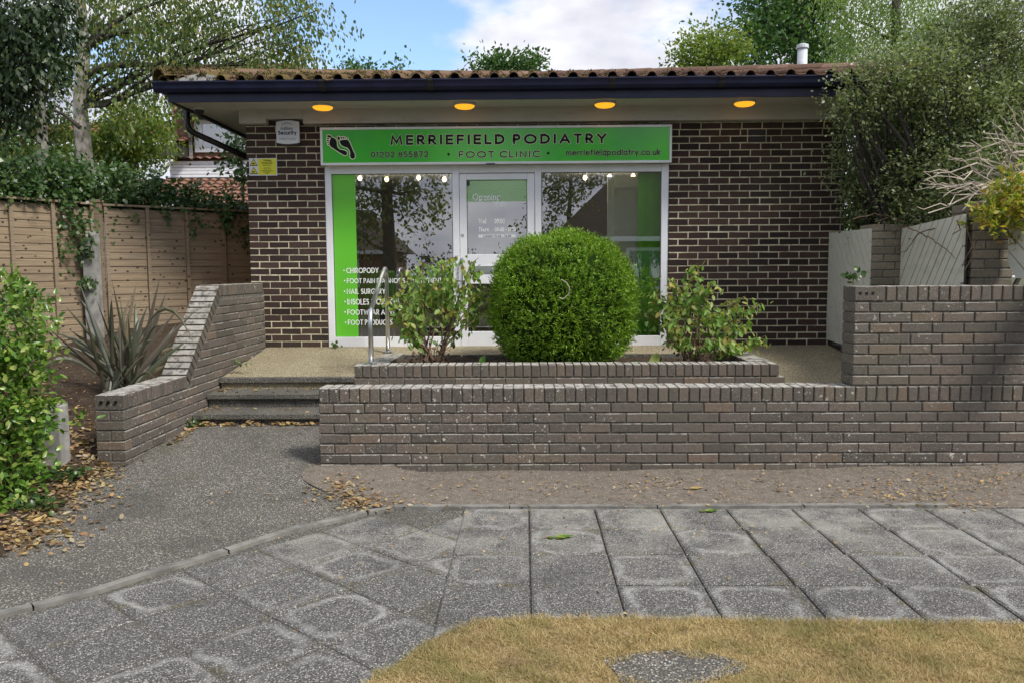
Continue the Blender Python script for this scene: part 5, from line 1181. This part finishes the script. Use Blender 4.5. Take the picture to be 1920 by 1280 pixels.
# ---- trees above the roof
def far_tree(name, label, tx, L, Y_, n, ll, lw, m_, tr=.2, **k):
    b0 = pix(tx, 200, Y=Y_); top = pix(tx, min(p[1] for p in L), Y=Y_); make_tree(name, label, 'tree', [ground_pt(b0), b0, b0.lerp(top, .5), top], pc(L), n, ll, lw, m_, 'bark_dark', tr, **k)
far_tree('oak_tree', 'tall deep green oak rising behind the roof flue', 1500, [(1450, 20, 55, 45, 26), (1530, 30, 55, 50, 26.5), (1420, 70, 45, 32, 25.5), (1480, 85, 55, 35, 26), (1545, 100, 40, 35, 26), (1500, -40, 100, 40, 27), (1400, 110, 35, 20, 25)], 26, 11000, .17, .12, 'leaf_oak', .28, twig=.6, droop=.1, spread=.16)
far_tree('olive_tree', 'olive tinted spreading tree left of the oak above the roof', 1330, [(1320, 105, 50, 22, 23), (1355, 90, 35, 20, 23.5), (1300, 120, 30, 14, 23)], 23, 4200, .13, .07, 'leaf_yellowgreen', .15, twig=.5, droop=.0, spread=.12)
far_tree('small_tree', 'small bright tree top showing over the middle of the roof ridge', 950, [(915, 132, 26, 14, 22), (950, 128, 30, 13, 22), (985, 130, 28, 14, 22), (1008, 122, 10, 8, 22)], 22, 2300, .13, .08, 'leaf_oak', .1, twig=.4, droop=0, spread=.1)
far_tree('small_tree', 'green tree tip above the mossy side of the roof', 680, [(670, 138, 28, 11, 22), (690, 132, 15, 7, 22), (755, 135, 9, 10, 21)], 22, 750, .12, .08, 'leaf_oak', .08, twig=.3, droop=0, spread=.08)
far_tree('birch_tree', 'pale yellow green weeping birch behind the right end of the roof', 1680, [(1610, 40, 55, 60, 16), (1690, 30, 70, 60, 15.5), (1590, 105, 40, 30, 16), (1670, 100, 60, 40, 15), (1750, 60, 60, 60, 15), (1650, -50, 120, 50, 16), (1820, 20, 70, 60, 15)], 15.5, 21000, .06, .03, 'leaf_pale', .14, twig=.6, droop=1.3, spread=.07)
# ---- big evergreen shrub over the right hand screen
SC = pc([(1625, 205, 42, 55, 8.9), (1680, 170, 55, 40, 8.8), (1740, 150, 60, 60, 8.6), (1810, 120, 70, 70, 8.3), (1880, 100, 60, 80, 8.0), (1660, 270, 55, 50, 8.5), (1740, 250, 70, 55, 8.2), (1820, 230, 75, 65, 7.9), (1900, 220, 60, 70, 7.6), (1650, 350, 48, 40, 8.6), (1720, 340, 60, 45, 8.0), (1800, 330, 60, 45, 7.6), (1880, 320, 60, 45, 7.2), (1700, 395, 55, 20, 8.2), (1790, 385, 50, 16, 7.5), (1980, 200, 80, 120, 8.0), (1600, 175, 18, 22, 8.7), (1870, 25, 70, 50, 8.2), (1612, 160, 34, 30, 7.95), (1660, 150, 40, 32, 7.9), (1715, 140, 45, 36, 7.85), (1765, 150, 45, 45, 7.8), (1600, 215, 24, 34, 8.0), (1598, 290, 20, 40, 8.3), (1592, 190, 16, 18, 7.95), (1605, 350, 18, 30, 8.4), (1640, 405, 40, 16, 8.5), (1740, 400, 50, 14, 7.9), (1850, 390, 60, 20, 7.4), (1920, 400, 50, 40, 7.2)])
bs = thing('evergreen_shrub', 'huge grey green small leaved evergreen shrub spilling over the boarded panels', 'shrub', (4.6, 8.4, -.08))
g = Geo(); root = Vector((4.7, 8.5, -.08))
for c, r_ in SC:
    pts = limb(g, root + Vector((random.uniform(-.3, .3), random.uniform(-.3, .3), 0)), c, .05, .012, .05, 6)
    for q in range(6): limb(g, pts[4], Vector(c) + Vector([random.uniform(-1, 1) * v * 1.05 for v in r_]), .012, .003, .08, 3, 4)
g.build('branches', 'bark_dark', bs)
crown('foliage', SC, 76000, .042, .022, 'leaf_greygreen', bs, per=12, twig=.22, droop=.05, spread=.03, shell=.6)
bh = thing('dark_hedge', 'tall dark hedge closing the view behind the evergreen shrub', 'hedge', (6.2, 12.5, -.08))
HD = pc([(1620 + 70 * i, yy, 60, 60, 12.5) for i in range(6) for yy in (230, 320, 400)]); crown('foliage', HD, 9000, .12, .08, 'leaf_ivy', bh, per=10, twig=.3, spread=.08, shell=.5); g = Geo(); [limb(g, (Vector(c).x, Vector(c).y, -.08), c, .05, .02) for c, r_ in HD[::3]]; g.build('stems', 'bark_dark', bh)
gs = thing('green_shrub', 'fresh green shrub between the shop corner and the boarded panels', 'shrub', (3.9, 9.4, -.08))
GC = pc([(1603, 385, 22, 38, 9.3), (1620, 330, 24, 30, 9.4), (1640, 410, 40, 18, 9.0)]); crown('foliage', GC, 3600, .05, .03, 'leaf_hedge', gs, per=10, twig=.15, spread=.03)
g = Geo(); [limb(g, (3.95, 9.5, -.08), c, .03, .008) for c, r_ in GC]; g.build('stems', 'bark_dark', gs)
du = thing('bare_branches', 'bleached bare dead branches sticking out of the evergreen shrub', 'branches', (4.4, 6.9, 1.5)); 
heart = pix(1925, 335, Y=6.9)
ends = [(1737, 338), (1750, 325), (1770, 318), (1800, 275), (1790, 298), (1820, 262), (1850, 250), (1755, 355), (1780, 385), (1800, 395), (1830, 400), (1745, 345), (1860, 230), (1900, 215), (1840, 300), (1880, 285), (1815, 340), (1795, 360), (1870, 370), (1905, 260), (1740, 400), (1930, 240)]
for x, y in ends:
    g = Geo(); e_ = pix(x, y, Y=6.55 + random.uniform(-.2, .25)); hz_ = heart + Vector((random.uniform(-.1, .25), random.uniform(-.2, .2), random.uniform(-.25, .2))); pts = limb(g, hz_, e_, .011, .0035, .05, 6, 5)
    for q in range(4):
        a = pts[random.randint(2, 5)]; limb(g, a, a + (e_ - hz_).normalized() * random.uniform(.12, .3) + Vector((random.uniform(-.1, .1), random.uniform(-.1, .1), random.uniform(-.12, .12))), .005, .0022, .08, 3, 4)
    g.build('branch', 'dead_twig', du)
gd = thing('golden_shrub', 'yellow green golden tipped shrub hanging over the second brick pier', 'shrub', (4.1, 6.4, 1.36)); GC = pc([(1895, 385, 30, 26, 6.3), (1868, 408, 22, 14, 6.2), (1905, 350, 22, 16, 6.3), (1925, 410, 20, 20, 6.2)])
crown('foliage', GC, 1500, .06, .024, 'leaf_gold', gd, per=9, twig=.12, spread=.02, droop=-.2); g = Geo(); [limb(g, (4.25, 6.5, 1.3), c, .014, .005) for c, r_ in GC]; g.build('stems', 'bark_brown', gd)
vi = thing('vine_stems', 'bare brown vine stems clinging to the boarded panels and piers', 'vine', (3.5, 7, 1.3))
for P_ in ([(1690, 425), (1686, 470), (1676, 470)], [(1700, 425), (1740, 445), (1770, 465), (1792, 485)], [(1752, 428), (1720, 440), (1700, 470), (1683, 476)], [(1810, 420), (1822, 460), (1805, 500)], [(1838, 430), (1828, 470), (1808, 508)], [(1660, 415), (1675, 440), (1684, 430)], [(1640, 415), (1665, 408), (1700, 418)], [(1795, 415), (1802, 432), (1785, 440)], [(1600, 412), (1640, 400), (1690, 412)]):
    Q = resample([pix(x, y, Y=(6.34 if x > 1800 else 7.72 - (x - 1680) * .0124 if x > 1670 else 7.86)) for x, y in P_], .06); Q = [q + Vector((random.uniform(-.006, .006), 0, random.uniform(-.008, .008))) for q in Q]
    Geo().tube(Q, [.0065 - .004 * i / len(Q) for i in range(len(Q))], 5).build('stem', 'bark_brown', vi)
sv = thing('ivy_sprig', 'small green ivy sprig growing behind the rounded end of the high wall', 'ivy', (3.2, 6.05, 1.2)); p = pix(1600, 517, Y=6.2); n = 16
kites('leaves', np.array(p) + RNG.normal(size=(n, 3)) * np.array([.03, .02, .028]), RNG.normal(size=(n, 3)), RNG.normal(size=(n, 3)) * .3 + np.array([0, -1, .3]), .05, .045, 'leaf_ivy', sv, six=True)
Geo().tube([(p.x, 6.2, p.z), (p.x - .01, 6.15, 1.0), (p.x, 6.1, .35)], .005, 5).build('stem', 'bark_brown', sv)

# ================================================================== LAWN, LITTER
def inside(px_, py_, poly):
    r = np.zeros(len(px_), bool); j = len(poly) - 1
    for i in range(len(poly)):
        xi, yi_ = poly[i]; xj, yj = poly[j]; c = ((yi_ > py_) != (yj > py_)) & (px_ < (xj - xi) * (py_ - yi_) / (yj - yi_ + 1e-12) + xi); r ^= c; j = i
    return r
n = 240000; gx = RNG.uniform(-.8, 3.4, n); gy = RNG.uniform(1.6, 3.32, n)
pc_ = g0(1255, 1264)
keep = inside(gx, gy, [(x, y + .012) for x, y in lawn_poly]) & (RNG.random(n) < np.where(gy > 2.45, 1, .25))
bare = ((gx - pc_.x) / .21) ** 2 + ((gy - pc_.y) / .115) ** 2 + .5 * np.sin(gx * 23) * np.sin(gy * 31) < 1
keep &= ~bare; gx, gy = gx[keep], gy[keep]; n = len(gx)
tuft = .5 + .5 * np.sin(gx * 14 + 3 * np.sin(gy * 9)) * np.sin(gy * 17 + 2 * np.sin(gx * 7))
A = np.stack([RNG.normal(size=n) * .8, RNG.normal(size=n) * .8, .30 + .5 * RNG.random(n)], 1)
o = kites('dry_grass', np.stack([gx, gy, np.full(n, .02)], 1), A, RNG.normal(size=(n, 3)) * .5 + np.array([0, -.4, 1]), (.018 + .022 * tuft) * (.6 + .8 * RNG.random(n)), .0024, 'dry_grass'); setp(o, 'short straw coloured parched lawn grass beside the paving', 'grass', kind='stuff')
V = [(pc_.x + math.cos(a) * .25 * (1 + .18 * math.sin(3 * a + 1)), pc_.y + math.sin(a) * .14 * (1 + .15 * math.sin(2 * a)), .027) for a in [i * .2 for i in range(31)]]
setp(mesh('bare_patch', V, [tuple(range(31))], 'aggregate', org=Vector((pc_.x, pc_.y, 0))), kind='structure')
def litter(name, label, spots, sz=.035, mat='leaf_dead'):
    P = []
    for (x, y, sx, sy, n_, zf) in spots:
        for i in range(n_):
            q = g0(x + random.gauss(0, sx), y + random.gauss(0, sy)); P.append((q.x, q.y, zf(q.x, q.y) + random.uniform(.003, .018)))
    n = len(P); a_ = RNG.random(n) * 6.28; A = np.stack([np.cos(a_), np.sin(a_), RNG.normal(size=n) * .25], 1)
    o = kites(name, P, A, RNG.normal(size=(n, 3)) * .35 + np.array([0, 0, 1]), sz * (.5 + .9 * RNG.random(n)), sz * .6 * (.5 + .8 * RNG.random(n)), mat, six=True); return setp(o, label, 'leaf litter', kind='stuff')
fl_ = lambda x, y: max(apz(y), 0) + .004
bz = lambda x, y: bedz(x, y) if x < bx_at(y) else apz(y) + .003
sz_ = lambda x, y: soz(x, y) + .006
litter('leaf_litter', 'drift of brown and yellow fallen leaves on the bed edge along the path', [(130, 925, 45, 18, 330, bz), (60, 985, 45, 22, 330, bz), (190, 895, 22, 8, 130, bz), (20, 1010, 25, 14, 140, bz), (150, 880, 40, 14, 200, bz), (120, 850, 50, 25, 200, bz)], .042)
litter('leaf_litter', 'heap of fallen leaves where the soil curves to the path edge', [(640, 925, 28, 10, 170, sz_), (675, 945, 22, 8, 110, sz_), (720, 950, 35, 5, 40, sz_), (620, 905, 15, 4, 40, sz_)], .034)
litter('leaf_litter', 'scattered yellow leaves on the bare soil below the brick wall', [(1700, 925, 90, 16, 190, sz_), (1840, 905, 60, 18, 130, sz_), (1300, 925, 350, 18, 190, sz_), (1000, 920, 250, 16, 110, sz_), (1240, 908, 30, 6, 30, sz_), (1770, 950, 60, 4, 40, sz_)], .028)
P = []
o = litter('leaf_litter', 'dry leaves caught along the foot of the bottom step', [], .03) if False else None
q = []
for i in range(170):
    x = random.uniform(-2.9, -1.55); y = 6.955 - abs(random.gauss(0, .035)); q.append((x, y, apz(y) + .006 + random.uniform(0, .025)))
for i in range(60):
    x = -2.9 + abs(random.gauss(0, .03)); y = random.uniform(6.3, 6.95); q.append((x, y, apz(y) + .008))
for z_, y_ in ((.241, 7.12), (.369, 7.45)):
    for i in range(28): q.append((random.uniform(-2.93, -1.55) if i % 2 else -2.92 + abs(random.gauss(0, .06)), y_ + random.uniform(-.1, .14), z_ + .006))
n = len(q); a_ = RNG.random(n) * 6.28
setp(kites('leaf_litter', q, np.stack([np.cos(a_), np.sin(a_), RNG.normal(size=n) * .3], 1), RNG.normal(size=(n, 3)) * .4 + np.array([0, -.2, 1]), .045 * (.5 + .8 * RNG.random(n)), .028, 'leaf_dead', six=True), 'dry tan leaves caught along the entrance steps', 'leaf litter', kind='stuff')
litter('leaf_litter', 'stray small leaf fragments lying over path, paving and lawn', [(350, 960, 130, 60, 30, fl_), (700, 1060, 300, 70, 55, lambda x, y: .016), (1400, 1020, 300, 50, 60, lambda x, y: .016), (1300, 1230, 350, 25, 26, lambda x, y: .05), (980, 985, 200, 20, 60, lambda x, y: .016)], .02)
for lb, x, y, s_ in (('fresh green fallen leaf on the paving near the edging strip', 1322, 963, .09), ('torn green fallen leaf on the pale slab', 1040, 1013, .11), ('large pale dry leaf on the bare soil under the wall', 1293, 917, .10)):
    p = g0(x, y); n = 4; t = thing('fallen_leaf', lb, 'leaf', (p.x, p.y, .02)); zz = .02 if y > 950 else soz(p.x, p.y) + .006
    a_ = np.array([.1, .5, -.3, 3.3]); kites('leaf_blade', np.array([(p.x, p.y, zz)] * n), np.stack([np.cos(a_), np.sin(a_), np.full(n, .08)], 1), np.tile((0, 0, 1.0), (n, 1)), s_ * np.array([1, .7, .6, .4]), s_ * .42, 'leaf_hedge' if y > 950 else 'leaf_dead', t, six=True)
    Geo().tube([(p.x, p.y, zz), (p.x - s_ * .5, p.y - .01, zz + .004)], .0015, 4).build('stalk', 'bark_brown', t)
# low weeds
for lb, x, y, Y_, z_, r_, n_, m_ in (('dark ivy patch creeping over the leaf strewn bed', 120, 915, None, .03, .085, 90, 'leaf_ivy'), ('dark creeping ivy by the bed edge below the glossy bush', 65, 960, None, .03, .09, 70, 'leaf_ivy'), ('small weed rooted where the terrace meets the side wall', 452, 683, 7.75, .02, .05, 18, 'leaf_greygreen'), ('weed in the corner of the bottom step and side wall', 357, 798, 6.86, .02, .05, 20, 'leaf_ivy'), ('small weed at the foot of the white window frame', 628, 652, 8.98, .012, .05, 18, 'leaf_ivy')):
    p = pix(x, y, Y=Y_) if Y_ else g0(x, y); 
    if not Y_: p.z = bedz(p.x, p.y) if p.x < bx_at(p.y) else .0
    t = thing('weed_clump', lb, 'weed', tuple(p)); Q = np.array(p) + np.stack([RNG.normal(size=n_) * r_, RNG.normal(size=n_) * r_ * .6, np.abs(RNG.normal(size=n_)) * r_ * .4 + z_ * .4], 1); kites('leaves', Q, RNG.normal(size=(n_, 3)), RNG.normal(size=(n_, 3)) * .4 + np.array([0, -.3, 1]), .045, .032, m_, t, six=True)
    Geo().tube([(p.x, p.y, p.z - .02), (p.x, p.y, p.z + .03)], .004, 4).build('stem', 'bark_brown', t)

# ================================================================== ACROSS THE ROAD (mirrored in the windows)
def gable(label, x0, x1, y0, y1, ze, zr, wallm='house_brick', hip=1.5):
    t = thing('opposite_house', label, 'house', ((x0 + x1) / 2, (y0 + y1) / 2, -.08), 'houses across the road'); box('wall', (x0 + .4, y0 + .4, -.08), (x1 - .4, y1 - .4, ze), wallm, t)
    ym = (y0 + y1) / 2; mesh('roof', [(x0, y0, ze), (x1, y0, ze), (x1, y1, ze), (x0, y1, ze), (x0 + hip, ym, zr), (x1 - hip, ym, zr)], [(0, 1, 5, 4), (1, 2, 5), (2, 3, 4, 5), (3, 0, 4), (0, 3, 2, 1)], 'opposite_tile', t)
    box('gutter', (x0, y1 - .02, ze - .12), (x1, y1 + .1, ze + .02), 'upvc_white', t)
    for k in range(2):
        xc = x0 + (x1 - x0) * (.3 + .4 * k); w_ = box('window', (xc - .7, y1 - .45, .9), (xc + .7, y1 - .37, ze - .3), 'upvc_white', t); box('pane', (xc - .6, y1 - .369, 1.0), (xc + .6, y1 - .36, ze - .4), 'window_glass', w_)
gable('tiled bungalow across the road reflected in the left window', -12, -5.0, -19, -12.5, 2.3, 4.1)
gable('larger tiled house across the road reflected in the right window', .8, 11, -13, -6.5, 2.5, 5.6, hip=3.2)
tr_ = [Vector((-4.4, -7.5, -.08)), Vector((-4.3, -7.5, 2.0)), Vector((-4.35, -7.4, 4)), Vector((-4.2, -7.5, 7))]
make_tree('road_tree', 'big dark tree across the road reflected in the left window', 'tree', tr_, [((-5.2, -7.5, 4.2), (1.6, 1.4, 1.4)), ((-3.4, -7.8, 4.0), (1.0, 1.2, 1.3)), ((-4.5, -7.5, 6.0), (2.0, 1.8, 1.5)), ((-5.5, -7, 2.9), (1.1, 1.1, .8)), ((-3.2, -7.6, 5.6), (1.1, 1.1, 1.2)), ((-6.8, -8, 4.6), (1.2, 1.2, 1.5))], 9000, .16, .10, 'leaf_birch', 'bark_dark', .28, twig=.5, spread=.13)
make_tree('road_tree', 'leafy tree across the road reflected beside the shop door', 'tree', [Vector((1.6, -9, -.08)), Vector((1.6, -9, 1.5)), Vector((1.5, -9, 3.2)), Vector((1.6, -9, 5))][:4], [((1.3, -5.8, 4.2), (.8, .8, .8)), ((1.6, -6, 5.2), (.9, .9, .9)), ((.5, -6.1, 3.0), (.5, .6, .9)), ((2.2, -5.9, 4.9), (.7, .7, .7))], 4200, .13, .08, 'leaf_birch', 'bark_dark', .12, twig=.4, spread=.1)
hgp = thing('road_hedge', 'dark hedge across the road reflected low in the glass', 'hedge', (-2, -14, -.08)); crown('foliage', [((-4 + i * 1.6, -14 + .3 * math.sin(i), 1.1), (1.1, .7, 1.1)) for i in range(6)], 5200, .16, .1, 'leaf_dark', hgp, per=10, twig=.3, spread=.1, shell=.7)
g = Geo(); [limb(g, (-4 + i * 1.6, -14, -.08), (-4 + i * 1.6, -14, 1.6), .05, .02) for i in range(6)]; g.build('stems', 'bark_dark', hgp)
